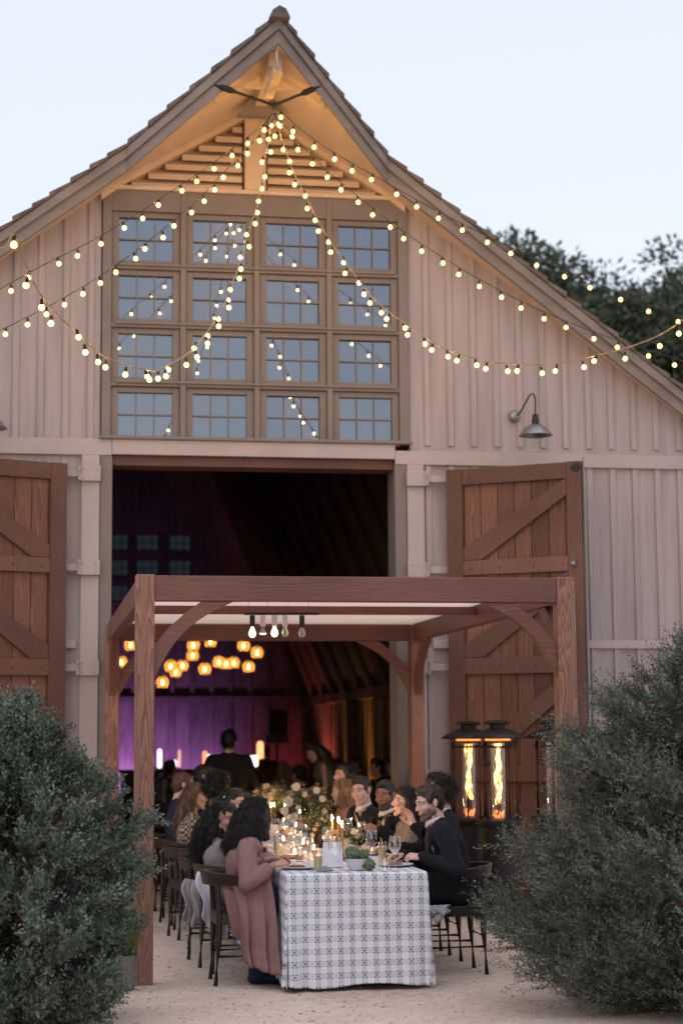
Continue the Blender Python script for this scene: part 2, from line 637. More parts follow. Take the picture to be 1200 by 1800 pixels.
for i, x in enumerate(GX):
    for j, z in enumerate(GZ):
        s = MB()
        a0, a1, b0, b1 = x - 0.073, x + GWD + 0.073, z - 0.058, z + GHT + 0.058
        e = 0.071
        yy = W - 0.012
        s.box((a0, yy, b0), (a0 + e, W + 0.06, b1)).box((a1 - e, yy, b0), (a1, W + 0.06, b1))
        s.box((a0 + e, yy + 0.002, b0), (a1 - e, W + 0.058, b0 + 0.056)).box((a0 + e, yy + 0.002, b1 - 0.056), (a1 - e, W + 0.058, b1))
        so = s.build('window', M['taupe'], barn, bevel=0.005)
        ta, tb_ = random.uniform(-0.004, 0.004), random.uniform(-0.004, 0.004)
        gp = MB().add([(x - 0.01, W + 0.034 - ta - tb_, z - 0.01), (x + GWD + 0.01, W + 0.034 + ta - tb_, z - 0.01), (x + GWD + 0.01, W + 0.034 + ta + tb_, z + GHT + 0.01), (x - 0.01, W + 0.034 - ta + tb_, z + GHT + 0.01)], [(0, 1, 2, 3)])
        po = gp.build('glass_pane', M['pane'], so)
        po.rotation_euler = (0, 0, 0)
        mu = MB()
        for k in (1, 2):
            mu.box((x + GWD * k / 3 - 0.006, W + 0.012, z - 0.003), (x + GWD * k / 3 + 0.006, W + 0.028, z + GHT + 0.003))
        mu.box((x - 0.003, W + 0.010, z + GHT * 0.5 - 0.007), (x + GWD + 0.003, W + 0.027, z + GHT * 0.5 + 0.007))
        mu.build('muntin', M['taupe'], so)

# gable: louvres either side of a post
LZ0 = 7.145
t = MB()
t.prism([(XC - 1.46, 7.103), (XC + 1.46, 7.103), (XC + KA, under(XC + KA) + 0.05), (XC, under(XC) + 0.05), (XC - KA, under(XC - KA) + 0.05)], W + 0.08, W + 0.14)
t.build('louvre_backing', M['taupe'], barn)
for side in (-1, 1):
    t = MB()
    z = LZ0 + 0.03
    while z < 8.0:
        # outermost x where the roof's underside clears the slat
        a = KA + (KZ - TH - z - 0.09) / S2 if z > 0 else 0
        if z + 0.09 > KZ - TH:
            a = (AP[1] - TH - z - 0.09) / (AP[1] - KZ) * KA
        xa = XC + side * 0.13
        xb = XC + side * max(0.14, a)
        if abs(xb - xa) > 0.03:
            x0, x1 = min(xa, xb), max(xa, xb)
            v = [(x0, W - 0.045, z - 0.052), (x1, W - 0.045, z - 0.052), (x1, W + 0.06, z + 0.06), (x0, W + 0.06, z + 0.06),
                 (x0, W - 0.045, z + 0.008), (x1, W - 0.045, z + 0.008), (x1, W + 0.06, z + 0.085), (x0, W + 0.06, z + 0.085)]
            t.add(v, [(0, 3, 2, 1), (4, 5, 6, 7), (0, 1, 5, 4), (1, 2, 6, 5), (2, 3, 7, 6), (3, 0, 4, 7)])
        z += 0.104
    t.build('louvre', M['louver'], barn)
    t = MB()                                               # sloping boards that frame the louvres
    for a0, a1 in ((0.0, KA), (KA, 1.55)):
        zt0, zt1 = roof_z(a0) - TH, roof_z(a1) - TH
        t.prism([(XC + side * a0, zt0 - 0.002), (XC + side * a1, zt1 - 0.002), (XC + side * a1, zt1 - 0.07), (XC + side * a0, zt0 - 0.07)], W - 0.075, W + 0.07)
    t.build('louvre_frame', M['soffit'], barn)
t = MB().box((2.065, W - 0.10, 7.142), (2.28, W + 0.05, 7.93))
t.build('gable_post', M['soffit'], barn, bevel=0.006)
t = MB().box((XC - 1.49, W - 0.09, 7.10), (XC + 1.49, W + 0.05, 7.142))
t.build('louvre_sill', M['soffit'], barn, bevel=0.005)

# roof: stepped courses of shingles over a boarded soffit
AE = 9.6
for side in (-1, 1):
    t = MB()
    a = 0.0
    k = 0
    while a < AE:
        a1 = min(a + 0.185 + 0.02 * math.sin(k * 2.1), AE)
        for (p0, p1) in ((a, a1),):
            y0, y1 = rake_y(p0) - 0.05 - 0.012 * math.sin(k * 1.7), rake_y(p1) - 0.05 - 0.012 * math.sin(k * 1.7)
            z0, z1 = roof_z(p0) + 0.030, roof_z(p1) + 0.062
            q0, q1 = roof_z(p0) + 0.002, roof_z(p1) + 0.002
            x0, x1 = XC + side * p0, XC + side * (p1 + 0.012)
            v = [(x0, y0, q0), (x1, y1, q1), (x1, BACK + 0.6, q1), (x0, BACK + 0.6, q0), (x0, y0, z0), (x1, y1, z1), (x1, BACK + 0.6, z1), (x0, BACK + 0.6, z0)]
            t.add(v, [(0, 3, 2, 1), (4, 5, 6, 7), (0, 1, 5, 4), (1, 2, 6, 5), (2, 3, 7, 6), (3, 0, 4, 7)])
        a = a1
        k += 1
    t.build('roof', M['shingle'], barn)
    knots = [0.0, KA, AE]
    so = MB()
    fa = MB()
    for a0, a1 in ((0.0, KA), (KA, AE)):
        x0, x1 = XC + side * a0, XC + side * a1
        za, zb, ya, yb = roof_z(a0), roof_z(a1), rake_y(a0), rake_y(a1)
        v = [(x0, ya + 0.05, za - TH), (x1, yb + 0.05, zb - TH), (x1, W + 0.5, zb - TH), (x0, W + 0.5, za - TH), (x0, ya + 0.05, za - 0.002), (x1, yb + 0.05, zb - 0.002), (x1, W + 0.5, zb - 0.002), (x0, W + 0.5, za - 0.002)]
        so.add(v, [(0, 3, 2, 1), (4, 5, 6, 7), (0, 1, 5, 4), (1, 2, 6, 5), (2, 3, 7, 6), (3, 0, 4, 7)])
        for (d0, d1, f0, f1) in ((0.002, 0.105, -0.035, 0.049), (0.106, TH + 0.035, 0.0, 0.048)):
            v = [(x0, ya + f0, za - d1), (x1, yb + f0, zb - d1), (x1, yb + f1, zb - d1), (x0, ya + f1, za - d1), (x0, ya + f0, za - d0), (x1, yb + f0, zb - d0), (x1, yb + f1, zb - d0), (x0, ya + f1, za - d0)]
            fa.add(v, [(0, 3, 2, 1), (4, 5, 6, 7), (0, 1, 5, 4), (1, 2, 6, 5), (2, 3, 7, 6), (3, 0, 4, 7)])
    so.build('soffit', M['soffit'], barn)
    fa.build('fascia', M['fascia'], barn)
    # rafters under the overhang
    lo = MB()
    for yy, dd in ((16.72, 0.06),):
        amax = (yy - AP[0]) / (KY - AP[0]) * KA - 0.08
        z0, z1 = roof_z(0.0) - TH, roof_z(amax) - TH
        lo.prism([(XC, z0 - 0.003), (XC + side * amax, z1 - 0.003), (XC + side * amax, z1 - dd), (XC, z0 - dd)], yy, yy + 0.07)
    lo.build('rafter', M['soffit'], barn)
t = MB().lathe([(0.0, 0), (0.10, 0.0), (0.105, 0.05), (0.07, 0.10), (0.0, 0.115)], (0, 0, 0), 8)
t = MB()
t.prism([(XC - 0.10, 8.20), (XC - 0.068, 8.27), (XC - 0.006, 8.315), (XC + 0.052, 8.288), (XC + 0.072, 8.255), (XC + 0.095, 8.20)], AP[0] - 0.10, BACK + 0.6)
t.build('ridge_cap', M['shingle'], barn)
t = MB().box((XC - 0.06, AP[0] + 0.25, 7.86), (XC + 0.06, W - 0.10, 8.01))
t.build('ridge_beam', M['soffit'], barn, bevel=0.006)
t = MB().box((XC - 0.36, 16.79, 7.845), (XC + 0.36, 16.86, 7.945))
t.build('collar_beam', M['soffit'], barn, bevel=0.005)
t = MB().prism([(XC - 0.24, 7.76), (XC + 0.24, 7.76), (XC + 0.10, 7.93), (XC - 0.10, 7.93)], 17.35, 17.45)
t.build('gable_plate', M['fascia'], barn)

# inside: floor, boarded walls, steep boarded ceiling with rafters, windows in the far gable
IL, IR = -0.80, 5.07
t = MB().box((IL - 0.1, W + 0.02, 0.004), (IR + 0.1, BACK, 0.02))
t.build('floor', M['gravel'], barn)
for side, X in ((-1, IL), (1, IR)):
    t = MB()
    x0, x1 = (X, X + side * 0.1) if side > 0 else (X - 0.1, X)
    t.box((x0, W + 0.355, 0.02), (x1, BACK, 2.25))
    y = W + 0.5
    while y < BACK:                                        # board joints stand proud
        t.box((X - 0.022 if side > 0 else X, y, 0.02), (X if side > 0 else X + 0.022, y + 0.05, 2.2))
        y += 0.31
    t.build('interior_wall', M['inwood'], barn)
    t = MB()
    y = W + 1.1
    while y < BACK:
        t.box((X - 0.14 if side > 0 else X + 0.024, y, 0.02), (X - 0.024 if side > 0 else X + 0.14, y + 0.14, 2.2))
        y += 2.4
    t.box((X - 0.12 if side > 0 else X + 0.001, W + 0.36, 2.202), (X - 0.001 if side > 0 else X + 0.12, BACK, 2.36))
    t.build('interior_post', M['inwood'], barn)
    XT, ZT = XC + side * 1.15, 6.7
    c = MB()
    n_ = unit(np.array([ZT - 2.25, 0, -(XT - X)]))
    c.add([(X, W + 0.355, 2.3), (XT, W + 0.355, ZT), (XT, BACK, ZT), (X, BACK, 2.3),
           (X + side * 0.12, W + 0.355, 2.3), (XT + side * 0.12, W + 0.355, ZT + 0.06), (XT + side * 0.12, BACK, ZT + 0.06), (X + side * 0.12, BACK, 2.3)],
          [(0, 3, 2, 1), (4, 5, 6, 7), (0, 1, 5, 4), (1, 2, 6, 5), (2, 3, 7, 6), (3, 0, 4, 7)])
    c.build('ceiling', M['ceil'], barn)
    rf = MB()
    y = W + 0.9
    while y < BACK:
        d_ = np.array([-side * 0.06, 0, -0.03])
        rf.bar(np.array([X, y, 2.34]) + d_, np.array([XT, y, ZT]) + d_, 0.07, 0.13, (0, 1, 0))
        y += 1.15
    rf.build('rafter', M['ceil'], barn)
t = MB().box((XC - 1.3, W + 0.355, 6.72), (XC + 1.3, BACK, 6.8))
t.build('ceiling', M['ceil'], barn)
bw = MB()
bx = np.array([at(207, 950, Y=BACK)[0], at(260, 950, Y=BACK)[0], at(317, 950, Y=BACK)[0]])
bzs = [at(260, y, Y=BACK)[2] for y in (953.5, 998, 1043)]
hw, hh = 0.225, 0.17
X0w, X1w, Z0w, Z1w = bx[0] - hw, bx[2] + hw, bzs[2] - hh, bzs[0] + hh
bw.box((IL - 0.1, BACK, 0.0), (X0w, BACK + 0.12, 6.9)).box((X1w, BACK, 0.0), (IR + 0.1, BACK + 0.12, 6.9))
bw.box((X0w, BACK, 0.0), (X1w, BACK + 0.12, Z0w)).box((X0w, BACK, Z1w), (X1w, BACK + 0.12, 6.9))
for i in range(2):
    bw.box((bx[i] + hw, BACK, Z0w), (bx[i + 1] - hw, BACK + 0.12, Z1w))
    for k in range(3):
        bw.box((bx[k] - hw, BACK, bzs[i + 1] + hh), (bx[k] + hw, BACK + 0.12, bzs[i] - hh))
x = IL + 0.1
while x < IR:
    bw.box((x, BACK - 0.03, 0.02), (x + 0.07, BACK - 0.0005, 3.55))
    x += 0.36
bw.box((IL, BACK - 0.06, 2.30), (IR, BACK - 0.031, 2.40))
bw.build('interior_wall', M['inwood'], barn)
for k in range(3):
    for zz in bzs:
        s = MB()
        a0, a1, b0, b1 = bx[k] - hw + 0.002, bx[k] + hw - 0.002, zz - hh + 0.002, zz + hh - 0.002
        s.box((a0, BACK + 0.02, b0), (a0 + 0.03, BACK + 0.08, b1)).box((a1 - 0.03, BACK + 0.02, b0), (a1, BACK + 0.08, b1))
        s.box((a0 + 0.03, BACK + 0.021, b0), (a1 - 0.03, BACK + 0.079, b0 + 0.03)).box((a0 + 0.03, BACK + 0.021, b1 - 0.03), (a1 - 0.03, BACK + 0.079, b1))
        for q in (1, 2):
            xx = a0 + (a1 - a0) * q / 3
            s.box((xx - 0.006, BACK + 0.03, b0 + 0.03), (xx + 0.006, BACK + 0.045, b1 - 0.03))
        s.box((a0 + 0.03, BACK + 0.029, zz - 0.006), (a1 - 0.03, BACK + 0.046, zz + 0.006))
        so = s.build('window', M['ceil'], barn)
        MB().box((a0 + 0.02, BACK + 0.055, b0 + 0.02), (a1 - 0.02, BACK + 0.06, b1 - 0.02)).build('glass_pane', M['backpane'], so)


# the two door leaves, swung open
def door_leaf(hinge, tip, label):
    hinge = np.array([hinge[0], hinge[1], 0.0])
    d = unit(np.array([tip[0] - hinge[0], tip[1] - hinge[1], 0]))
    side = 1 if d[0] > 0 else -1
    nrm = np.array([d[1], -d[0], 0]) * side                 # towards the viewer
    if nrm[1] > 0:
        nrm = -nrm
    WD = 1.40

    def put(mb):
        vs = np.concatenate(mb.v)
        mb.v = [hinge + vs[:, :1] * d + vs[:, 1:2] * nrm + vs[:, 2:] * np.array([0, 0, 1.0])]
        return mb

    pl = MB()
    for k in range(8):
        x0 = 0.0 + WD * k / 8
        pl.box((x0 + 0.003, 0, 0.04), (x0 + WD / 8 - 0.003, 0.04 + 0.002 * (k % 2), 4.285))
    pl.box((0.01, 0.003, 0.05), (WD - 0.01, 0.012, 4.27))
    leaf = put(pl).build('door', M['doorwood'], barn, bevel=0.003)
    fr = MB()
    f0, f1 = 0.0415, 0.085
    fr.box((0, f0, 0.035), (0.17, f1, 4.29)).box((WD - 0.15, f0, 0.035), (WD, f1, 4.29))
    for z0, z1 in ((4.125, 4.287), (3.215, 3.36), (2.23, 2.39), (1.18, 1.33), (0.04, 0.22)):
        fr.box((0.171, f0, z0), (WD - 0.151, f1 - 0.004, z1))
    for z in (4.20, 3.28, 2.31, 1.25):
        for x in (0.25, 0.55, 0.9, 1.2):
            fr.ball((x, f1 - 0.003, z), 0.013, 6, 4)
    put(fr).build('door_frame', M['doorframe'], leaf, bevel=0.005)
    br = MB()
    for z0, z1 in ((3.362, 4.123), (2.392, 3.213), (1.332, 2.228), (0.222, 1.178)):
        a, b = np.array([0.175, z0 + 0.06]), np.array([WD - 0.155, z1 - 0.06])
        h = 0.075
        pts = [(0.173, z0 + 0.002), (0.173 + 0.19, z0 + 0.002), (WD - 0.153, z1 - 0.16), (WD - 0.153, z1 - 0.002), (WD - 0.153 - 0.02, z1 - 0.002), (0.173, z0 + 0.13)]
        v = [(x, f0, z) for x, z in pts] + [(x, f1 - 0.008, z) for x, z in pts]
        n = len(pts)
        br.add(v, [tuple(range(n)), tuple(range(n, 2 * n))[::-1]] + [(i, i + n, (i + 1) % n + n, (i + 1) % n) for i in range(n)])
    put(br).build('brace', M['doorframe'], leaf, bevel=0.004)
    bo = MB()
    bo.box((WD - 0.07, f1 + 0.001, 4.19), (WD - 0.02, f1 + 0.012, 4.27)).box((WD - 0.10, f1 - 0.005, 4.215), (WD + 0.0, f1 + 0.014, 4.245))
    put(bo).build('latch', M['iron'], leaf)
    ca = MB()
    ca.tube([(WD + 0.02, 0.05, 4.33), (WD + 0.022, 0.05, 2.2), (WD + 0.02, 0.05, 0.3)], 0.012, 6)
    ca.tube([(WD - 0.09, f1 + 0.015, 3.0), (WD - 0.09, f1 + 0.015, 0.3)], 0.010, 6)
    ca.ball((WD - 0.09, f1 + 0.03, 3.28), 0.028, 8, 6)
    put(ca).build('cane_bolt', M['galv'], leaf)
    xe = hinge[0]
    for z in (4.21, 3.285, 2.31, 1.22, 0.45):
        hg = MB()
        xa, xb = (3.70, 3.905) if side > 0 else (0.436, 0.64)
        hg.box((xa, W - 0.105, z - 0.075), (xb, W - 0.0612, z + 0.075))
        x0, x1 = min(xb if side > 0 else xa, xe + side * 0.05), max(xb if side > 0 else xa, xe + side * 0.05)
        hg.box((x0, W - 0.10, z - 0.035), (x1, W - 0.066, z + 0.035))
        for bxn in (0.2, 0.8):
            hg.ball((xa + (xb - xa) * bxn, W - 0.106, z + 0.045), 0.009, 6, 4)
            hg.ball((xa + (xb - xa) * bxn, W - 0.106, z - 0.045), 0.009, 6, 4)
        hg.tube([(xb if side > 0 else xa, W - 0.12, z - 0.07), (xb if side > 0 else xa, W - 0.12, z + 0.07)], 0.02, 8)
        hg.build('hinge', M['trim'], leaf, bevel=0.004)


door_leaf((0.285, 17.80), (-0.33, 17.537), 'left')
door_leaf((4.127, 17.80), (5.294, 17.042), 'right')


# gooseneck barn lamps
def wall_lamp(x, z, label):
    r_ = thing('wall_lamp', label, 'wall lamp', (x, W, z), 'gooseneck lamps on the barn wall')
    MB().ball((x, W - 0.03, z), (0.062, 0.05, 0.062), 14, 10).build('wall_plate', M['galv'], r_, smooth=60)
    pts = [(x + 0.01, W - 0.06, z), (x + 0.03, W - 0.16, z + 0.02), (x + 0.06, W - 0.27, z + 0.11), (x + 0.09, W - 0.34, z + 0.18), (x + 0.11, W - 0.40, z + 0.17), (x + 0.115, W - 0.43, z + 0.08), (x + 0.105, W - 0.44, z - 0.06)]
    q = []
    for i in range(len(pts) - 1):
        for k in range(5):
            q.append(np.array(pts[i]) * (1 - k / 5) + np.array(pts[i + 1]) * (k / 5))
    q.append(np.array(pts[-1]))
    for _ in range(3):
        q = [q[0]] + [(q[i - 1] + q[i] * 2 + q[i + 1]) / 4 for i in range(1, len(q) - 1)] + [q[-1]]
    MB().tube(q, 0.008, 8).build('arm', M['iron'], r_, smooth=60)
    cx, cyy, cz = x + 0.105, W - 0.44, z - 0.06
    MB().lathe([(0.0, 0.012), (0.028, 0.01), (0.030, -0.03), (0.036, -0.035), (0.036, -0.085), (0.0, -0.087)], (cx, cyy, cz), 16, False).build('lamp_holder', M['iron'], r_, smooth=40)
    MB().lathe([(0.034, -0.086), (0.07, -0.10), (0.115, -0.13), (0.148, -0.175), (0.168, -0.195), (0.172, -0.205), (0.165, -0.20), (0.143, -0.178), (0.108, -0.135), (0.06, -0.106), (0.03, -0.094)], (cx, cyy, cz), 32, False).build('lamp_shade', M['galv'], r_, smooth=60)


lx = at(902, 733, Y=W)
wall_lamp(lx[0], lx[2], 'galvanised gooseneck lamp on the barn wall above the right hand door leaf')
lx2 = at(-35, 719, Y=W)
wall_lamp(lx2[0], lx2[2], 'galvanised gooseneck lamp on the barn wall above the left hand door leaf')

# ---------------------------------------------------------------- pergola
P0, P1, PYF, PYB, PT, PB = 0.690, 3.775, 12.40, 17.58, 2.73, 2.554
pw = 0.128
perg = thing('pergola', 'red stained timber pergola with curved braces in front of the barn doorway', 'pergola', ((P0 + P1) / 2, (PYF + PYB) / 2, 0))
for x in (P0, P1 - pw):
    for y in (PYF, PYB - pw):
        MB().box((x, y, 0), (x + pw, y + pw, PT + (0.004 if y == PYF else -0.02))).build('post', M['perg_z'], perg, bevel=0.006)
for y in (PYF + 0.012, PYB - pw + 0.012):
    MB().box((P0 + pw - 0.001, y, PB), (P1 - pw + 0.001, y + 0.09, PT - 0.002)).build('beam', M['perg_x'], perg, bevel=0.006)
for x in (P0 + 0.02, P1 - pw + 0.02):
    MB().box((x, PYF + pw - 0.001, PB), (x + 0.09, PYB - pw + 0.001, PT - 0.004)).build('beam', M['perg_y'], perg, bevel=0.006)
jy = 14.85
MB().box((P0 + 0.112, jy, PB + 0.08), (P1 - 0.112, jy + 0.09, PT - 0.03)).build('joist', M['perg_x'], perg, bevel=0.005)


def brace(corner, direction):
    """curved knee brace: arch from the beam down to the post"""
    cx, cyy = corner
    dx, dy = direction
    out, inner = [], []
    for lst, L, D, bow in ((out, 0.32, 0.30, 0.02), (inner, 0.54, 0.53, 0.085)):
        for i in range(13):
            t_ = i / 12
            k_ = bow * math.sin(math.pi * t_) * 0.7071
            lst.append((max(0.0, L * (1 - t_) - k_), -max(0.0, D * t_ - k_)))
    hwid = 0.032
    vs, f = [], []
    n = len(out)
    for (lst) in (out, inner):
        for s_ in (-1, 1):
            for u_, w_ in lst:
                vs.append((cx + dx * u_ + dy * s_ * hwid, cyy + dy * u_ + dx * s_ * hwid, PB - 0.001 + w_))
    def ix(a, b, i):
        return (a * 2 + b) * n + i
    for i in range(n - 1):
        f.append((ix(0, 0, i), ix(0, 1, i), ix(0, 1, i + 1), ix(0, 0, i + 1)))
        f.append((ix(1, 0, i), ix(1, 0, i + 1), ix(1, 1, i + 1), ix(1, 1, i)))
        f.append((ix(0, 0, i), ix(0, 0, i + 1), ix(1, 0, i + 1), ix(1, 0, i)))
        f.append((ix(0, 1, i), ix(1, 1, i), ix(1, 1, i + 1), ix(0, 1, i + 1)))
    for e in (0, n - 1):
        f.append((ix(0, 0, e), ix(1, 0, e), ix(1, 1, e), ix(0, 1, e)))
    MB().add(vs, f).build('brace', M['perg_x'], perg, bevel=0.004)


for x, dx in ((P0 + pw, 1), (P1 - pw, -1)):
    for y in (PYF + 0.055, PYB - 0.07):
        brace((x, y), (dx, 0))
for x in (P0 + pw / 2, P1 - pw / 2):
    for y, dy in ((PYF + pw, 1), (PYB - pw, -1)):
        brace((x, y), (0, dy))
MB().grid(lambda u, v: (P0 + 0.115 + (P1 - P0 - 0.23) * u, PYF + 0.11 + (PYB - PYF - 0.24) * v, PT - 0.015 - 0.012 * math.sin(math.pi * u) * abs(math.sin(2 * math.pi * v))), 14, 24).build('canopy', M['canvas'], perg, smooth=180, solid=0.004)
# ---------------------------------------------------------------- people: one continuous body each, clothes and hair as children
def cap_mesh(p, q, ra, rb, n=14, m=5):
    p, q = np.asarray(p, float), np.asarray(q, float)
    d, s, t = frame_of(q - p if np.linalg.norm(q - p) > 1e-6 else np.array([0, 0, 1.0]))
    rows = []
    for i in range(m + 1):
        a = -math.pi / 2 + math.pi / 2 * i / m
        rows.append((p + d * ra * math.sin(a), ra * math.cos(a)))
    for i in range(m + 1):
        a = math.pi / 2 * i / m
        rows.append((q + d * rb * math.sin(a), rb * math.cos(a)))
    vs = []
    for c, r_ in rows:
        r_ = max(r_, 1e-4)
        for k in range(n):
            a = 2 * math.pi * k / n
            vs.append(c + (s * math.cos(a) + t * math.sin(a)) * r_)
    f = []
    for i in range(len(rows) - 1):
        for k in range(n):
            a, b = i * n + k, i * n + (k + 1) % n
            f.append((a, b, b + n, a + n))
    f.append(tuple(range(n))[::-1])
    L = (len(rows) - 1) * n
    f.append(tuple(range(L, L + n)))
    return np.array(vs), f


def ell_mesh(c, r_, rot=None, n=18, m=12):
    b = MB().ball((0, 0, 0), r_, n, m)
    v = b.v[0]
    if rot is not None:
        v = v @ np.asarray(rot).T
    return v + np.asarray(c, float), b.f


def fuse(parts, voxel, smooth=3, sf=0.5):
    """joins capsules ('c', p, q, ra, rb) and ellipsoids ('e', centre, radii, axes) into one watertight skin"""
    b = MB()
    for q in parts:
        v, f = cap_mesh(*q[1:]) if q[0] == 'c' else ell_mesh(*q[1:])
        b.add(v, f)
    me = bpy.data.meshes.new('tmp')
    me.from_pydata(np.concatenate(b.v).tolist(), [], b.f)
    o = bpy.data.objects.new('tmp', me)
    COL.objects.link(o)
    rm = o.modifiers.new('r', 'REMESH')
    rm.mode = 'VOXEL'
    rm.voxel_size = voxel
    rm.adaptivity = 0
    if smooth:
        sm = o.modifiers.new('s', 'SMOOTH')
        sm.factor = sf
        sm.iterations = smooth
    dg = bpy.context.evaluated_depsgraph_get()
    ev = o.evaluated_get(dg)
    m2 = ev.to_mesh()
    nv = len(m2.vertices)
    co = np.empty(nv * 3, np.float32)
    m2.vertices.foreach_get('co', co)
    nl = len(m2.loops)
    li = np.empty(nl, np.int32)
    m2.loops.foreach_get('vertex_index', li)
    ls = np.empty(len(m2.polygons), np.int32)
    m2.polygons.foreach_get('loop_start', ls)
    lt = np.empty(len(m2.polygons), np.int32)
    m2.polygons.foreach_get('loop_total', lt)
    nrm = np.empty(nv * 3, np.float32)
    m2.vertices.foreach_get('normal', nrm)
    ev.to_mesh_clear()
    bpy.data.objects.remove(o)
    bpy.data.meshes.remove(me)
    faces = li.reshape(-1, 4) if (lt == 4).all() else None
    if faces is None:
        faces = np.array([[li[s + min(k, t - 1)] for k in range(4)] for s, t in zip(ls, lt)])
    return co.reshape(-1, 3).astype(float), faces, nrm.reshape(-1, 3).astype(float)


def skin_mesh(name, v, faces, m, parent, tint=None):
    o = raw_mesh(name, v, faces.ravel(), 4, m, parent, smooth=True)
    if tint is not None:
        at_ = o.data.color_attributes.new('tint', 'FLOAT_COLOR', 'POINT')
        c = np.ones((len(v), 4), np.float32)
        c[:, :3] = tint
        at_.data.foreach_set('color', c.ravel())
    return o


def wobble(v, nrm, amp, scale, seed=0.0, mask=None):
    w = np.array([mnoise.noise(Vector((p[0] * scale + seed, p[1] * scale, p[2] * scale * 0.6))) + 0.5 * mnoise.noise(Vector((p[0] * scale * 2.3, p[1] * scale * 2.3 + seed, p[2] * scale * 1.3))) for p in v])
    if mask is not None:
        w = w * mask
    return v + nrm * (w * amp)[:, None]


m, nt, p = new_mat('skin')
an = nd(nt, 'ShaderNodeAttribute', attribute_name='tint')
nt.links.new(an.outputs['Color'], p.inputs['Base Color'])
p.inputs['Roughness'].default_value = 0.5
p.inputs['Subsurface Weight'].default_value = 0.08
p.inputs['Subsurface Radius'].default_value = (0.01, 0.004, 0.002)
p.inputs['Subsurface Scale'].default_value = 0.4
M['skin'] = m
_cm = {}


def cloth(col, kind='cloth', rough=0.85):
    k = (tuple(round(c, 4) for c in col), kind)
    if k not in _cm:
        if kind == 'hair':
            mm = surf('hair', col, 0.42, 0.45, 30, (1, 1, 0.25), 0.4, 140, spec=0.5)
        elif kind == 'plaid':
            mm, nt, p = new_mat('plaid_cloth')
            tc = nd(nt, 'ShaderNodeTexCoord')
            ck = nd(nt, 'ShaderNodeTexChecker', i_Scale=42.0)
            ck.inputs[1].default_value = c4(col)
            ck.inputs[2].default_value = c4(col, 0.12)
            nt.links.new(tc.outputs['Object'], ck.inputs[0])
            nt.links.new(ck.outputs[0], p.inputs['Base Color'])
            p.inputs['Roughness'].default_value = 0.9
        else:
            mm = surf('woven_cloth', col, rough, 0.12, 8, (1, 1, 1), 0.25, 220, spec=0.2)
        _cm[k] = mm
    return _cm[k]


def strands(v, faces, nrm, n, length, flow, seed, rad=0.0022, curl=0.0, turns=2.0, lift=0.25, droop=1.0, zmin=-9, seg=6, keep=None):
    """locks of hair that grow from a hair form and follow its fall"""
    g = np.random.default_rng(seed)
    cen = v[faces].mean(1)
    fn = nrm[faces].mean(1)
    ok = cen[:, 2] > zmin
    if keep is not None:
        ok &= keep(cen)
    idx = np.nonzero(ok)[0]
    if len(idx) == 0:
        return np.zeros((0, 3)), np.zeros((0, 4), int)
    pick = g.choice(idx, n)
    c, nn = cen[pick], fn[pick]
    fl = np.array([flow(q) for q in c])
    d = fl - nn * (fl * nn).sum(1)[:, None] * 0.85 + nn * lift + g.normal(0, 0.22, (n, 3))
    d /= np.linalg.norm(d, axis=1)[:, None]
    L = length * g.uniform(0.6, 1.25, n)
    side = np.cross(d, nn)
    side /= np.linalg.norm(side, axis=1)[:, None] + 1e-9
    up_ = np.cross(side, d)
    ph = g.uniform(0, 6.28, n)
    pts = []
    for i in range(seg):
        t_ = i / (seg - 1)
        q = c + d * (L * t_)[:, None] + np.array([0, 0, -1.0]) * (droop * 0.35 * L * t_ * t_)[:, None]
        if curl:
            a = ph + turns * 6.28 * t_
            q = q + (side * np.cos(a)[:, None] + up_ * np.sin(a)[:, None]) * curl * min(1, t_ * 3)
        pts.append(q)
    pts = np.array(pts)                                   # seg, n, 3
    vs, fs = [], []
    rr = np.array([rad * (1 - 0.75 * (i / (seg - 1)) ** 2) for i in range(seg)])
    ring = []
    for k in range(3):
        a = 2 * math.pi * k / 3
        ring.append(side * math.cos(a) + up_ * math.sin(a))
    out = np.empty((n, seg, 3, 3))
    for i in range(seg):
        for k in range(3):
            out[:, i, k] = pts[i] + ring[k] * rr[i]
    base = (np.arange(n) * seg * 3)[:, None, None]
    ii = np.arange(seg - 1)[None, :, None] * 3
    kk = np.arange(3)[None, None, :]
    k2 = (kk + 1) % 3
    q = np.stack([base + ii + kk, base + ii + k2, base + ii + 3 + k2, base + ii + 3 + kk], -1)
    return out.reshape(-1, 3), q.reshape(-1, 4)


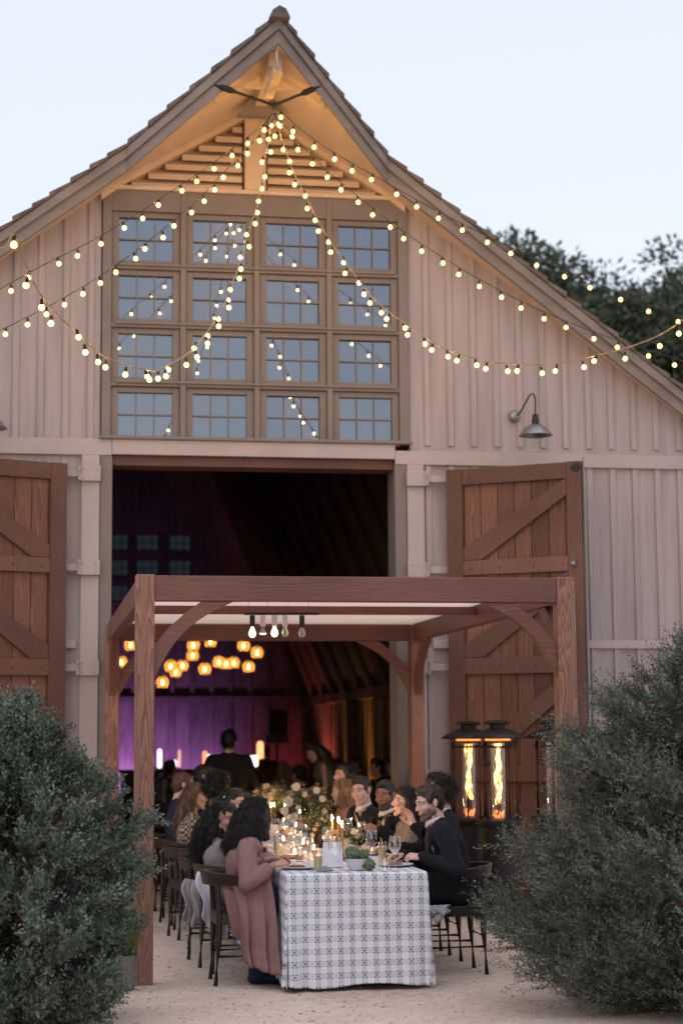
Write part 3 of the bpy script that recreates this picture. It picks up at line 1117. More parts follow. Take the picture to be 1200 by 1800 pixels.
def person(label, hip, yaw, head, hyaw, hpitch=0.0, hroll=0.0, skin=(0.5, 0.28, 0.2), hair=None, top=None, bottom=None, hands=None, vox=0.006,
           female=False, beard=None, stand=False, extra=None, group=None, seat=0.47, feetfwd=0.0, loc=None, size=1.0, lean=None):
    hip = np.asarray(hip, float)
    head = np.asarray(head, float)
    root = thing('person', label, 'person', (hip[0], hip[1], 0.0), group)
    f = np.array([math.cos(R(yaw)), math.sin(R(yaw)), 0])
    s = np.array([f[1], -f[0], 0])                         # the person's right
    Z = np.array([0, 0, 1.0])
    hy, hp = R(hyaw), R(hpitch)
    hf = np.array([math.cos(hy) * math.cos(hp), math.sin(hy) * math.cos(hp), math.sin(hp)])
    hs = np.array([math.sin(hy), -math.cos(hy), 0])
    hu = np.cross(hs, hf)
    if hroll:
        c_, s_ = math.cos(R(hroll)), math.sin(R(hroll))
        hs, hu = hs * c_ + hu * s_, hu * c_ - hs * s_
    k = size * (0.95 if female else 1.0)

    def H(x, y, z):
        return head + (hs * x + hf * y + hu * z) * k
    rot = np.stack([hs, hf, hu], 1)
    P = np.array([hip[0], hip[1], hip[2] if stand else seat + 0.09])
    N = H(0, -0.034, -0.132) - Z * 0.014
    C = P * 0.38 + N * 0.62 - f * (0.03 if not stand else 0.0)
    Wst = P * 0.72 + N * 0.28 - f * 0.02
    shw = (0.158 if female else 0.185) * k
    SL, SR = N - s * shw - Z * 0.065 - f * 0.01, N + s * shw - Z * 0.065 - f * 0.01
    # ---- limbs
    la, lb = 0.285 * k, 0.255 * k
    arms = []
    for sg, S in ((-1, SL), (1, SR)):
        hd = (hands or {}).get('L' if sg < 0 else 'R')
        if hd is None:
            if stand:
                hd = dict(p=P + s * sg * 0.27 + f * 0.05 - Z * 0.02, d=-Z + f * 0.15, n=-s * sg, curl=0.5)
            else:
                hd = dict(p=P + f * 0.33 + s * sg * 0.13 + Z * 0.21, d=f - s * sg * 0.4, n=-Z, curl=0.5)
        wr = np.asarray(hd['p'], float)
        d = wr - S
        L = np.linalg.norm(d)
        if L > (la + lb) * 0.985:
            wr = S + d / L * (la + lb) * 0.985
            d = wr - S
            L = np.linalg.norm(d)
        dn = d / L
        x = (la * la - lb * lb + L * L) / (2 * L)
        hgt = math.sqrt(max(la * la - x * x, 1e-6))
        pole = np.asarray(hd.get('pole', -Z * 0.8 + s * sg * 0.55 - f * 0.25), float)
        pole = unit(pole - dn * np.dot(pole, dn))
        E = S + dn * x + pole * hgt
        arms.append((sg, S, E, wr, unit(hd['d']), unit(hd['n']), hd.get('curl', 0.5), hd.get('spread', 0.12)))
    legs = []
    for sg in (-1, 1):
        hj = P + s * sg * 0.095 * k
        if stand:
            kn = hj * 0.5 + np.array([hip[0], hip[1], 0]) * 0.5 + s * sg * 0.055 + f * 0.03
            an_ = np.array([hip[0], hip[1], 0.085]) + s * sg * 0.10
        else:
            kn = hj + f * 0.43 * k + s * sg * 0.03
            kn[2] = seat + 0.055
            an_ = kn - f * (0.04 - feetfwd) + s * sg * 0.01
            an_[2] = 0.085
        legs.append((sg, hj, kn, an_))

    # ---- body skin
    B = []
    B.append(('e', H(0, -0.018, 0.036), np.array((0.074, 0.094, 0.083)) * k, rot))
    B.append(('e', H(0, 0.026, -0.03), np.array((0.058, 0.060, 0.082)) * k, rot))
    for x in (-1, 1):
        B.append(('c', H(x * 0.052, -0.005, -0.05), H(x * 0.018, 0.062, -0.098), 0.022 * k, 0.019 * k))
        B.append(('e', H(x * 0.036, 0.058, -0.022), np.array((0.026, 0.024, 0.024)) * k, rot))
        B.append(('c', H(x * 0.014, 0.081, 0.026), H(x * 0.046, 0.066, 0.024), 0.0105 * k, 0.010 * k))
        B.append(('e', H(x * 0.031, 0.068, 0.006), np.array((0.015, 0.013, 0.012)) * k, rot))
        B.append(('e', H(x * 0.073, -0.014, -0.006), np.array((0.008, 0.017, 0.028)) * k, rot))
        B.append(('c', H(x * 0.076, -0.022, 0.018), H(x * 0.079, -0.030, 0.0), 0.006 * k, 0.006 * k))
        B.append(('e', H(x * 0.011, 0.093, -0.030), np.array((0.008, 0.010, 0.007)) * k, rot))
    B.append(('e', H(0, 0.072, -0.104), np.array((0.023, 0.018, 0.018)) * k, rot))
    B.append(('c', H(0, 0.078, 0.018), H(0, 0.102, -0.026), 0.0075 * k, 0.0105 * k))
    B.append(('e', H(0, 0.079, -0.056), np.array((0.024, 0.012, 0.007)) * k, rot))
    B.append(('e', H(0, 0.077, -0.067), np.array((0.020, 0.012, 0.008)) * k, rot))
    nk = (0.050 if female else 0.058) * k
    B.append(('c', H(0, -0.025, -0.06), N, nk, nk * 1.05))
    B.append(('c', N - Z * 0.03, C, nk * 1.1, 0.085 * k))
    hw = 0.10 if female else 0.085
    tw = [(N - Z * 0.07, shw * 0.72, 0.060 * k), (C, 0.095 * k, 0.088 * k), (Wst, 0.062 * k, 0.085 * k), (P, hw * k, 0.098 * k)]
    for (c0, w0, r0_), (c1, w1, r1_) in zip(tw, tw[1:]):
        for x in (-1, -0.33, 0.33, 1):
            B.append(('c', c0 + s * x * w0, c1 + s * x * w1, r0_, r1_))
    if female:
        for x in (-1, 1):
            B.append(('e', C + s * x * 0.075 + f * 0.075 + Z * 0.01, (0.062, 0.062, 0.062)))
    for sg, S, E, wr, d, n_, curl, spread in arms:
        th = (0.82 if female else 1.0) * k
        B.append(('c', N - Z * 0.06, S, 0.055 * th, 0.052 * th))
        B.append(('c', S, E, 0.050 * th, 0.038 * th))
        B.append(('c', E, wr, 0.040 * th, 0.025 * th))
        a = unit(np.cross(d, n_)) * (1 if sg > 0 else -1)   # towards the thumb side
        a = unit(np.cross(n_, d)) if np.dot(np.cross(n_, d), a) > 0 else -unit(np.cross(n_, d))
        hk = (0.90 if female else 1.0) * k
        for j, (off, ln) in enumerate(((0.031, 0.072), (0.0105, 0.082), (-0.0105, 0.076), (-0.030, 0.060))):
            b0 = wr + a * off * 0.55 * hk + d * 0.012 * hk
            kn_ = wr + (d * 0.088 + a * off) * hk - n_ * 0.004 + d * (0.004 if j in (1, 2) else 0)
            B.append(('c', b0, kn_, 0.0150 * hk, 0.0108 * hk, 10, 3))
            p0, dd = kn_, unit(d + a * off * spread * 30 * 0.3)
            cu = curl * (1.0 + 0.12 * j)
            for q_, (fr_, r0_, r1_) in enumerate(((0.45, 0.0095, 0.0086), (0.31, 0.0086, 0.0078), (0.24, 0.0078, 0.0064))):
                ang = cu * (0.75, 0.95, 0.6)[q_]
                ax = unit(np.cross(dd, n_))
                dd = unit(dd * math.cos(ang) + n_ * math.sin(ang))
                n2 = unit(np.cross(ax, dd))
                p1 = p0 + dd * ln * fr_ * hk
                B.append(('c', p0, p1, r0_ * hk, r1_ * hk, 10, 3))
                p0 = p1
                n_ = n2 if q_ < 2 else n_
            n_ = unit(arms[0][5] if sg < 0 else arms[1][5])
        t0 = wr + (d * 0.022 + a * 0.018) * hk + n_ * 0.004
        t1 = t0 + unit(d * 0.62 + a * 0.66 + n_ * 0.35) * 0.042 * hk
        t2 = t1 + unit(d * 0.85 + a * 0.30 + n_ * 0.42) * 0.031 * hk
        t3 = t2 + unit(d * 0.95 + a * 0.02 + n_ * (0.2 + curl * 0.5)) * 0.026 * hk
        B += [('c', t0, t1, 0.0155 * hk, 0.0115 * hk, 10, 3), ('c', t1, t2, 0.0112 * hk, 0.0098 * hk, 10, 3), ('c', t2, t3, 0.0098 * hk, 0.0078 * hk, 10, 3)]
    for sg, hj, kn, an_ in legs:
        B.append(('c', hj, kn, 0.078 * k, 0.054 * k))
        B.append(('c', kn, an_, 0.054 * k, 0.036 * k))
        B.append(('c', kn * 0.65 + an_ * 0.35 - f * 0.022, kn * 0.4 + an_ * 0.6 - f * 0.012, 0.048 * k, 0.038 * k))
        B.append(('c', an_ - f * 0.03 - Z * 0.045, an_ + f * 0.14 - Z * 0.052, 0.034 * k, 0.028 * k))
    v, fc, nr = fuse(B, vox, 2 if vox < 0.006 else 1, 0.5)
    # skin colouring: lips, brows, lashes, eyes, stubble, cheeks
    L = (v - head) @ rot / k
    col = np.tile(np.array(skin), (len(v), 1))
    g = np.array([mnoise.noise(Vector(q * 18)) for q in L * 1.0]) if len(v) < 60000 else np.zeros(len(v))
    col *= (1 + 0.07 * g)[:, None]
    hd_ = (np.abs(L[:, 2]) < 0.16) & (np.abs(L[:, 0]) < 0.1) & (L[:, 1] > -0.12) & (L[:, 1] < 0.15)
    front = hd_ & (L[:, 1] > 0.02)

    def blend(w, c):
        nonlocal col
        w = np.clip(w, 0, 1)[:, None]
        col = col * (1 - w) + np.array(c) * w

    def ease(x, a, b):
        return np.clip((x - a) / (b - a), 0, 1)
    ax_ = np.abs(L[:, 0])
    hc = np.array(hair['col']) if hair else np.array(skin) * 0.5
    blend(front * 0.35 * np.exp(-((ax_ - 0.040) / 0.018) ** 2 - ((L[:, 2] + 0.028) / 0.02) ** 2), np.array(skin) * np.array((1.15, 0.72, 0.66)))
    blend(front * (L[:, 1] > 0.065) * 0.75 * np.exp(-(ax_ / 0.018) ** 4 - ((L[:, 2] + 0.061) / 0.0075) ** 4), np.array(skin) * np.array((0.80, 0.48, 0.46)))
    if beard is not None:
        bb = front * ease(-L[:, 2], 0.046, 0.062) * ease(L[:, 2] + 0.145, 0.0, 0.02) + hd_ * (ax_ > 0.050) * (L[:, 1] < 0.05) * ease(-L[:, 2], 0.020, 0.045) * ease(L[:, 1], -0.02, 0.0) * ease(L[:, 2] + 0.145, 0, 0.02)
        lip = np.exp(-(ax_ / 0.017) ** 4 - ((L[:, 2] + 0.063) / 0.007) ** 4) * (L[:, 1] > 0.07)
        blend(np.clip(bb, 0, 1) * (1 - lip) * beard, np.array(hc) * 1.6 + 0.01)
    blend(0.9 * front * np.exp(-((ax_ - 0.031) / 0.020) ** 4 - ((L[:, 2] - 0.0275 + np.maximum(ax_ - 0.034, 0) * 0.35) / 0.0052) ** 4), hc * 1.2 + 0.005)
    ez = L[:, 2] - 0.006
    blend(0.55 * front * np.exp(-((ax_ - 0.031) / 0.0150) ** 4 - (ez / 0.0058) ** 4), (0.05, 0.03, 0.025))
    blend(0.85 * front * np.exp(-((ax_ - 0.031) / 0.0115) ** 4 - ((ez + 0.001) / 0.0042) ** 4), (0.62, 0.56, 0.52))
    blend(0.95 * front * np.exp(-((ax_ - 0.031) / 0.0052) ** 4 - ((ez + 0.0005) / 0.0052) ** 4), (0.035, 0.022, 0.016))
    for sg, S, E, wr, d, n_, curl, spread in arms:         # knuckles and fingertips a little redder
        q = (v - wr) @ d
        w = (np.linalg.norm(v - wr, axis=1) < 0.22) * ease(q, 0.07, 0.13)
        blend(0.3 * w, np.array(skin) * np.array((1.08, 0.78, 0.74)))
    skin_mesh('body', v, fc, M['skin'], root, col)

    # ---- clothes
    def garment(name, parts, colr, voxel, fold=0.006, cut=None, kind='cloth', fscale=9.0, parent=root):
        gv, gf, gn = fuse(parts, voxel, 2, 0.5)
        gv = wobble(gv, gn, fold, fscale, seed=hip[1] * 3.1)
        if cut is not None:
            c = gv[gf].mean(1)
            gf = gf[~cut(c)]
        return skin_mesh(name, gv, gf, cloth(colr, kind), parent)

    gvx = max(vox * 1.7, 0.009)
    if top:
        tk = top.get('thick', 0.016)
        T = []
        tw2 = [(N - Z * 0.075, shw * 0.74, 0.062 * k + tk), (C, 0.100 * k, 0.092 * k + tk), (Wst, 0.075 * k, 0.090 * k + tk), (P + Z * top.get('hem', 0.0), hw * k, 0.105 * k + tk)]
        for (c0, w0, r0_), (c1, w1, r1_) in zip(tw2, tw2[1:]):
            for x in (-1, -0.33, 0.33, 1):
                T.append(('c', c0 + s * x * w0, c1 + s * x * w1, r0_, r1_))
        T.append(('c', N - Z * 0.045 - s * 0.05, N - Z * 0.045 + s * 0.05, 0.045 * k + tk, 0.045 * k + tk))
        T.append(('c', N - Z * 0.020 - s * 0.045 - f * 0.025, N - Z * 0.020 + s * 0.045 - f * 0.025, 0.036 * k + tk, 0.036 * k + tk))
        if female:
            for x in (-1, 1):
                T.append(('e', C + s * x * 0.075 + f * 0.078 + Z * 0.01, (0.068, 0.066, 0.066)))
        sl = top.get('sleeve', 1.0)
        for sg, S, E, wr, d, n_, curl, spread in arms:
            th = (0.88 if female else 1.0) * k
            if sl > 0:
                T.append(('c', N - Z * 0.065, S, 0.058 * th + tk, 0.054 * th + tk))
                e1 = S + (E - S) * min(1.0, sl * 2)
                T.append(('c', S, e1, 0.055 * th + tk, 0.044 * th + tk * (1 if sl > 0.5 else 1.3)))
                if sl > 0.5:
                    w1 = E + (wr - E) * (min(1.0, (sl - 0.5) * 2) * 0.98)
                    T.append(('c', E, w1, 0.046 * th + tk, 0.031 * th + tk * 0.8))
        vc = top.get('vee')
        cut = None
        if vc:
            def cut(c):
                q = c - (N - Z * 0.03)
                fr = q @ f
                depth = -(q @ Z)
                wdt = np.abs(q @ s)
                return (fr > 0.035) & (depth < vc) & (wdt < 0.014 + 0.080 * np.clip(1 - depth / vc, 0, 1))
        garment(top.get('name', 'jacket'), T, top['col'], gvx, top.get('fold', 0.008), cut, top.get('kind', 'cloth'))
        if top.get('shirt') is not None:
            Sh = []
            tw3 = [(N - Z * 0.085, shw * 0.30, 0.054 * k), (C, 0.090 * k, 0.088 * k + tk * 0.72), (Wst, 0.06 * k, 0.085 * k + tk * 0.5)]
            for (c0, w0, r0_), (c1, w1, r1_) in zip(tw3, tw3[1:]):
                for x in (-1, 0, 1):
                    Sh.append(('c', c0 + s * x * w0, c1 + s * x * w1, r0_, r1_))
            Sh.append(('c', N - Z * 0.06, N - Z * 0.016, nk + 0.004, nk + 0.002))
            for sg, S, E, wr, d, n_, curl, spread in arms:
                u_ = unit(wr - E)
                Sh.append(('c', wr - u_ * 0.05, wr + u_ * 0.004, 0.034, 0.033))
            sh = garment('shirt', Sh, top['shirt'], gvx, 0.001)
            # turned-down collar
            cb = MB()
            nf = unit((head - N) * np.array([1, 1, 0]))
            ax2 = unit(H(0, -0.025, -0.06) - N)
            _, c1_, c2_ = frame_of(ax2)
            ring0, ring1, ring2 = [], [], []
            for i in range(25):
                a_ = 2 * math.pi * i / 24
                dr = s * math.sin(a_) + f * math.cos(a_)
                gap = 1.0 if math.cos(a_) < 0.93 else 0.985
                fr_ = max(0, math.cos(a_))
                ring0.append(N + dr * (nk + 0.003) + nf * 0.014 + Z * (0.030 - 0.022 * fr_))
                ring1.append(N + dr * (nk + 0.006) + nf * 0.014 + Z * (0.036 - 0.026 * fr_))
                ring2.append(N + dr * (nk + 0.011 + 0.008 * fr_) + nf * 0.006 + Z * (0.004 - 0.040 * fr_ ** 3))
            cb.add(np.array(ring0 + ring1 + ring2), [(r_ * 25 + i, r_ * 25 + i + 1, (r_ + 1) * 25 + i + 1, (r_ + 1) * 25 + i) for r_ in (0, 1) for i in range(24)])
            cb.build('collar', cloth(top['shirt']), root, smooth=50, solid=0.004)
            if top.get('bow'):
                bm_ = MB()
                c = N + f * (nk + 0.034) - Z * 0.045
                bm_.ball(c, (0.011, 0.011, 0.011), 8, 6)
                for sg in (-1, 1):
                    e = c + s * sg * 0.05
                    bm_.add([c + Z * 0.006, c - Z * 0.006, e + Z * 0.024 + f * 0.004, e - Z * 0.024 + f * 0.004, c + Z * 0.006 + f * 0.012, c - Z * 0.006 + f * 0.012, e + Z * 0.022 + f * 0.014, e - Z * 0.022 + f * 0.014],
                            [(0, 1, 3, 2), (4, 6, 7, 5), (0, 2, 6, 4), (1, 5, 7, 3), (2, 3, 7, 6), (0, 4, 5, 1)])
                bm_.build('bow_tie', cloth((0.01, 0.01, 0.012)), root, smooth=50)
            elif top.get('tie'):
                bm_ = MB()
                c = N + f * (nk + 0.030) - Z * 0.04
                bm_.bar(c, C + f * (0.10 * k + tk) + Z * 0.02, 0.022, 0.012, f, 0.046, 0.01)
                bm_.build('tie', cloth((0.012, 0.011, 0.014)), root, smooth=50)
            # lapels
            if vc:
                lm = MB()
                for sg in (-1, 1):
                    base = N - Z * 0.03
                    rows = []
                    for i in range(9):
                        t_ = i / 8
                        dep = vc * t_
                        ctr = base - Z * dep
                        rr_ = np.interp(dep, [0, 0.07, 0.2, 0.34], [0.062, 0.098, 0.118, 0.118]) * k + tk
                        ad = base * (1 - t_) + (C + f * 0.0) * t_
                        inner_ = (ad * np.array([1, 1, 0]) + ctr * np.array([0, 0, 1])) + f * (rr_ - 0.004) + s * sg * (0.012 + 0.076 * (1 - t_))
                        wl = 0.075 * math.sin(math.pi * min(1, 0.25 + t_ * 0.75)) + 0.008
                        outer_ = inner_ + s * sg * wl + f * (0.006 - wl * 0.30) + Z * 0.01
                        rows += [inner_ + f * 0.006, outer_]
                    lm.add(np.array(rows), [(2 * i, 2 * i + 1, 2 * i + 3, 2 * i + 2) for i in range(8)])
                lm.build('lapel', cloth(np.array(top['col']) * 1.25), root, smooth=60, solid=0.006)
    if bottom:
        Bt = []
        if bottom.get('skirt'):
            Bt.append(('c', legs[0][1], legs[1][1], 0.13, 0.13))
            for sg, hj, kn, an_ in legs:
                Bt.append(('c', hj, kn, 0.115, 0.09))
                Bt.append(('c', kn, kn + (an_ - kn) * bottom.get('len', 0.8), 0.095, bottom.get('rad', 0.12)))
            Bt.append(('c', legs[0][2], legs[1][2], 0.08, 0.08))
        else:
            for x in (-1, 0, 1):
                Bt.append(('c', P + s * x * 0.08 + Z * 0.08, P + s * x * 0.08, 0.105 * k, 0.112 * k))
            for sg, hj, kn, an_ in legs:
                Bt.append(('c', hj, kn, 0.092 * k, 0.070 * k))
                Bt.append(('c', kn, an_ + Z * 0.01, 0.070 * k, 0.058 * k))
        garment('skirt' if bottom.get('skirt') else 'trousers', Bt, bottom['col'], gvx * 1.15, 0.008)
        for sg, hj, kn, an_ in legs:
            sv, sf_, sn = fuse([('c', an_ - f * 0.035 - Z * 0.042, an_ + f * 0.155 - Z * 0.052, 0.042 * k, 0.033 * k), ('c', an_ - Z * 0.02, an_ + f * 0.08 - Z * 0.045, 0.045, 0.036)], 0.01, 1)
            sv[:, 2] = np.maximum(sv[:, 2], 0.004)
            skin_mesh('shoe', sv, sf_, cloth(bottom.get('shoe', (0.012, 0.011, 0.011)), 'cloth', 0.4), root)

    # ---- hair
    if hair:
        st = hair['style']
        Hh = [('e', H(0, -0.023, 0.050), np.array((0.079, 0.094, 0.078)) * k, rot), ('e', H(0, -0.050, 0.010), np.array((0.078, 0.070, 0.080)) * k, rot)]
        vol = hair.get('vol', 0.0)
        if st == 'short':
            Hh.append(('e', H(0, 0.022, 0.087), np.array((0.056, 0.056, 0.038 + vol)) * k, rot))
            Hh.append(('e', H(0, -0.055, -0.03), np.array((0.066, 0.048, 0.052)) * k, rot))
            for x in (-1, 1):
                Hh.append(('e', H(x * 0.062, 0.012, 0.028), np.array((0.014, 0.030, 0.034)) * k, rot))
        elif st == 'curly':
            for q_ in range(26):
                a_ = rng.uniform(-math.pi, math.pi)
                e_ = rng.uniform(-0.2, 1.4)
                dx, dy, dz = math.cos(e_) * math.sin(a_), -math.cos(e_) * math.cos(a_), math.sin(e_)
                if dy > 0.45 and dz < 0.55:
                    continue
                Hh.append(('e', H(dx * 0.09, dy * 0.098 - 0.01, 0.03 + dz * 0.088), np.array((1, 1, 1)) * (0.030 + vol) * k, rot))
        elif st in ('long', 'bun'):
            Hh.append(('e', H(0, 0.010, 0.080), np.array((0.072, 0.072, 0.050)) * k, rot))
            for x in (-1, 1):
                Hh.append(('c', H(x * 0.066, -0.008, 0.050), H(x * 0.080, -0.028, -0.07), 0.022 * k, 0.026 * k))
                if st == 'long':
                    Hh.append(('c', H(x * 0.078, -0.035, -0.06), H(x * 0.082, -0.05, -0.14), 0.032 * k, 0.034 * k + vol * 0.5))
            if st == 'bun':
                Hh.append(('e', H(0, -0.12, 0.05), np.array((0.05, 0.05, 0.05)) * k, rot))
            else:
                tail = hair.get('fall', [(0, -0.10, -0.12), (0, -0.13, -0.28)])
                prev = (0, -0.07, -0.02)
                rr_ = 0.066 * k
                for q_ in tail:
                    for x in (-0.05, 0, 0.05):
                        Hh.append(('c', H(prev[0] + x, prev[1], prev[2]), H(q_[0] + x * 1.1, q_[1], q_[2]), rr_ + vol * 0.6, rr_ * 0.92 + vol))
                    prev = q_
                    rr_ *= 0.9
        if hair.get('fringe'):
            Hh.append(('c', H(0.066, 0.02, 0.03), H(0.078, 0.045, -0.14), 0.026, 0.036))
            Hh.append(('c', H(0.06, 0.05, 0.07), H(0.076, 0.055, -0.02), 0.02, 0.024))
        for q_ in hair.get('more', []):
            Hh.append(q_)
        hv, hf_, hn = fuse(Hh, max(vox * 1.1, 0.006), 2, 0.5)
        hv = wobble(hv, hn, hair.get('rough', 0.004), 38 if st in ('short', 'curly') else 26, 3.0)
        n_s = hair.get('n', 700)
        curl = hair.get('curl', 0.0)
        hl = hair.get('lock', 0.035)

        def flow(q):
            l = (q - head) @ rot
            if st == 'short':
                return -hf * (0.9 if l[2] > 0.06 else 0.3) + hu * (0.35 if l[1] > 0.03 else -0.55) + hs * 0.25
            return -hu * 0.9 - hf * (0.5 if l[2] > 0.03 else 0.1) + hs * (0.5 if l[0] > 0 else -0.5) * (1 if l[2] > 0.03 else 0.1)

        def keep(c):
            l = (c - head) @ rot / k
            return ~(((l[:, 1] > 0.005) & (l[:, 2] < 0.06)) | ((l[:, 1] > 0.03) & (l[:, 2] < 0.115)))
        sv_, sf2 = strands(hv, hf_, hn, n_s, hl, flow, int(abs(hip[1]) * 100) + 5, hair.get('rad', 0.0022), curl, hair.get('turns', 2.0), hair.get('lift', 0.2), hair.get('droop', 0.8), keep=keep)
        if len(sv_):
            hf_ = np.concatenate([hf_, sf2 + len(hv)])
            hv = np.concatenate([hv, sv_])
        skin_mesh('hair', hv, hf_, cloth(hair['col'], 'hair'), root)
    info = dict(root=root, f=f, s=s, N=N, P=P, C=C, H=H, arms=arms, legs=legs, hf=hf, hs=hs, hu=hu, garment=garment, head=head, k=k)
    if extra:
        extra(info)
    return info


# ---------------------------------------------------------------- elbow chairs
def chair_proto(label, col_mat):
    root = thing('elbow_chair', label, 'chair', (0, 0, 0), 'elbow chairs along the long table')
    st = MB()
    st.grid(lambda u, v: ((u - 0.5) * 0.44 + 0.02, (v - 0.5) * (0.46 - 0.05 * (1 - u)), 0.452 - 0.014 * math.sin(math.pi * u) * math.sin(math.pi * v)), 12, 12)
    s_ = st.build('seat', col_mat, root, smooth=180, solid=0.03, bevel=0.006)
    fr = MB()
    fr.bar((-0.19, -0.19, 0.42), (-0.19, 0.19, 0.42), 0.025, 0.05).bar((0.21, -0.20, 0.42), (0.21, 0.20, 0.42), 0.025, 0.05)
    fr.bar((-0.17, -0.20, 0.42), (0.19, -0.215, 0.42), 0.025, 0.05).bar((-0.17, 0.20, 0.42), (0.19, 0.215, 0.42), 0.025, 0.05)
    fr.build('seat_frame', col_mat, root, bevel=0.004)
    for sy in (-1, 1):
        MB().tube([(0.215, sy * 0.215, 0.0), (0.205, sy * 0.212, 0.25), (0.20, sy * 0.21, 0.45)], [0.016, 0.020, 0.021], 10).build('leg', col_mat, root, smooth=60)
        MB().tube([(-0.205, sy * 0.185, 0.0), (-0.185, sy * 0.192, 0.30), (-0.18, sy * 0.195, 0.45), (-0.195, sy * 0.20, 0.66)], [0.016, 0.021, 0.022, 0.018], 10).build('leg', col_mat, root, smooth=60)
        MB().tube([(-0.195, sy * 0.19, 0.19), (0.21, sy * 0.212, 0.19)], 0.010, 8).build('stretcher', col_mat, root, smooth=60)
    MB().tube([(-0.19, -0.19, 0.26), (-0.19, 0.19, 0.26)], 0.010, 8).build('stretcher', col_mat, root, smooth=60)
    MB().tube([(0.205, -0.21, 0.26), (0.205, 0.21, 0.26)], 0.010, 8).build('stretcher', col_mat, root, smooth=60)
    # swept top rail: tall behind the sitter, tapering along the arms
    rl = MB()
    n = 25
    vs = []
    for i in range(n):
        t_ = -1 + 2 * i / (n - 1)
        a_ = t_ * R(100)
        x = -0.265 + (1 - math.cos(a_)) * 0.265
        y = math.sin(a_) * 0.265 if abs(a_) < R(90) else math.copysign(0.265, a_)
        h = 0.095 * (1 - 0.55 * abs(t_) ** 2.2)
        th = 0.026
        zc = 0.70 - 0.012 * abs(t_)
        dr = np.array([math.cos(a_) * -1, math.sin(a_), 0])
        c = np.array([x, y, zc])
        tilt = 0.018
        for w_, z_ in ((th / 2 + tilt * .0, -h / 2), (th / 2 + tilt, h / 2), (-th / 2 + tilt, h / 2), (-th / 2, -h / 2)):
            vs.append(c + dr * w_ + np.array([0, 0, z_]))
    f = []
    for i in range(n - 1):
        for k_ in range(4):
            a_, b_ = i * 4 + k_, i * 4 + (k_ + 1) % 4
            f.append((a_, b_, b_ + 4, a_ + 4))
    f += [(0, 1, 2, 3), ((n - 1) * 4 + 3, (n - 1) * 4 + 2, (n - 1) * 4 + 1, (n - 1) * 4)]
    rl.add(vs, f).build('top_rail', col_mat, root, smooth=50, bevel=0.006)
    return root


M['chairwood'] = wood('dark_stained_oak', (0.012, 0.007, 0.006), (0.050, 0.027, 0.021), 'Z', 8, 0.45, 0.4, 0.4, 0.3)
M['chairblack'] = wood('black_stained_oak', (0.008, 0.007, 0.007), (0.028, 0.024, 0.023), 'Z', 8, 0.4, 0.4, 0.4, 0.3)
# ---------------------------------------------------------------- the long table and its cloth
TX0, TX1, TY0, TY1, TZ = 1.645, 2.565, 11.88, 18.7, 0.745
tb = thing('dining_table', 'long banquet table hidden under its white and navy checked cloth', 'table', ((TX0 + TX1) / 2, (TY0 + TY1) / 2, 0))
MB().box((TX0 + 0.01, TY0 + 0.01, TZ - 0.035), (TX1 - 0.01, TY1 - 0.01, TZ - 0.004)).build('table_top', M['doorwood'], tb)
for x in (TX0 + 0.12, TX1 - 0.12):
    for y in (TY0 + 0.25, (TY0 + TY1) / 2, TY1 - 0.25):
        MB().box((x - 0.03, y - 0.03, 0), (x + 0.03, y + 0.03, TZ - 0.036)).build('leg', M['doorwood'], tb)

# woven plaid: pale blue bands, navy double lines and little knots where they cross
m, nt, p = new_mat('plaid_linen')
uvn = nd(nt, 'ShaderNodeUVMap', uv_map='weave')
sp = nd(nt, 'ShaderNodeSeparateXYZ')
nt.links.new(uvn.outputs[0], sp.inputs[0])


def mth(op, a, b=None, c=None):
    n = nd(nt, 'ShaderNodeMath', operation=op)
    for i, q in enumerate((a, b, c)):
        if q is None:
            continue
        if hasattr(q, 'is_output'):
            nt.links.new(q, n.inputs[i])
        else:
            n.inputs[i].default_value = q
    return n.outputs[0]


PU, PV = 0.0765, 0.0765
fu = mth('SUBTRACT', mth('FRACT', mth('DIVIDE', sp.outputs[0], PU)), 0.5)     # -0.5..0.5 in a cell, lines at 0
fv = mth('SUBTRACT', mth('FRACT', mth('DIVIDE', sp.outputs[1], PV)), 0.5)
au, av = mth('ABSOLUTE', fu), mth('ABSOLUTE', fv)


def near(x, c, w):
    return mth('LESS_THAN', mth('ABSOLUTE', mth('SUBTRACT', x, c)), w)


lines_u = mth('MAXIMUM', near(au, 0.155, 0.026), near(au, 0.0, 0.02))          # thin blue lines down
band_v = mth('LESS_THAN', av, 0.22)                                           # pale band across
band_u = mth('LESS_THAN', au, 0.19)
edge_v = near(av, 0.22, 0.022)


def dot(du, dv, ru=0.062):
    a_ = mth('SUBTRACT', au, du)
    b_ = mth('SUBTRACT', av, dv)
    return mth('LESS_THAN', mth('ADD', mth('MULTIPLY', a_, a_), mth('MULTIPLY', b_, b_)), ru * ru)


dots = mth('MAXIMUM', mth('MAXIMUM', dot(0.155, 0.20, 0.066), dot(0.0, 0.055, 0.05)), dot(0.085, 0.0, 0.045))
lines_out = mth('MULTIPLY', lines_u, mth('GREATER_THAN', av, 0.19))
wv1 = nd(nt, 'ShaderNodeTexNoise', i_Scale=60.0, i_Detail=3)
nt.links.new(uvn.outputs[0], wv1.inputs['Vector'])


def mixc(f, a, b):
    n = nd(nt, 'ShaderNodeMix', data_type='RGBA')
    for i, q in ((0, f), (6, a), (7, b)):
        if hasattr(q, 'is_output'):
            nt.links.new(q, n.inputs[i])
        else:
            n.inputs[i].default_value = q
    return n.outputs[2]


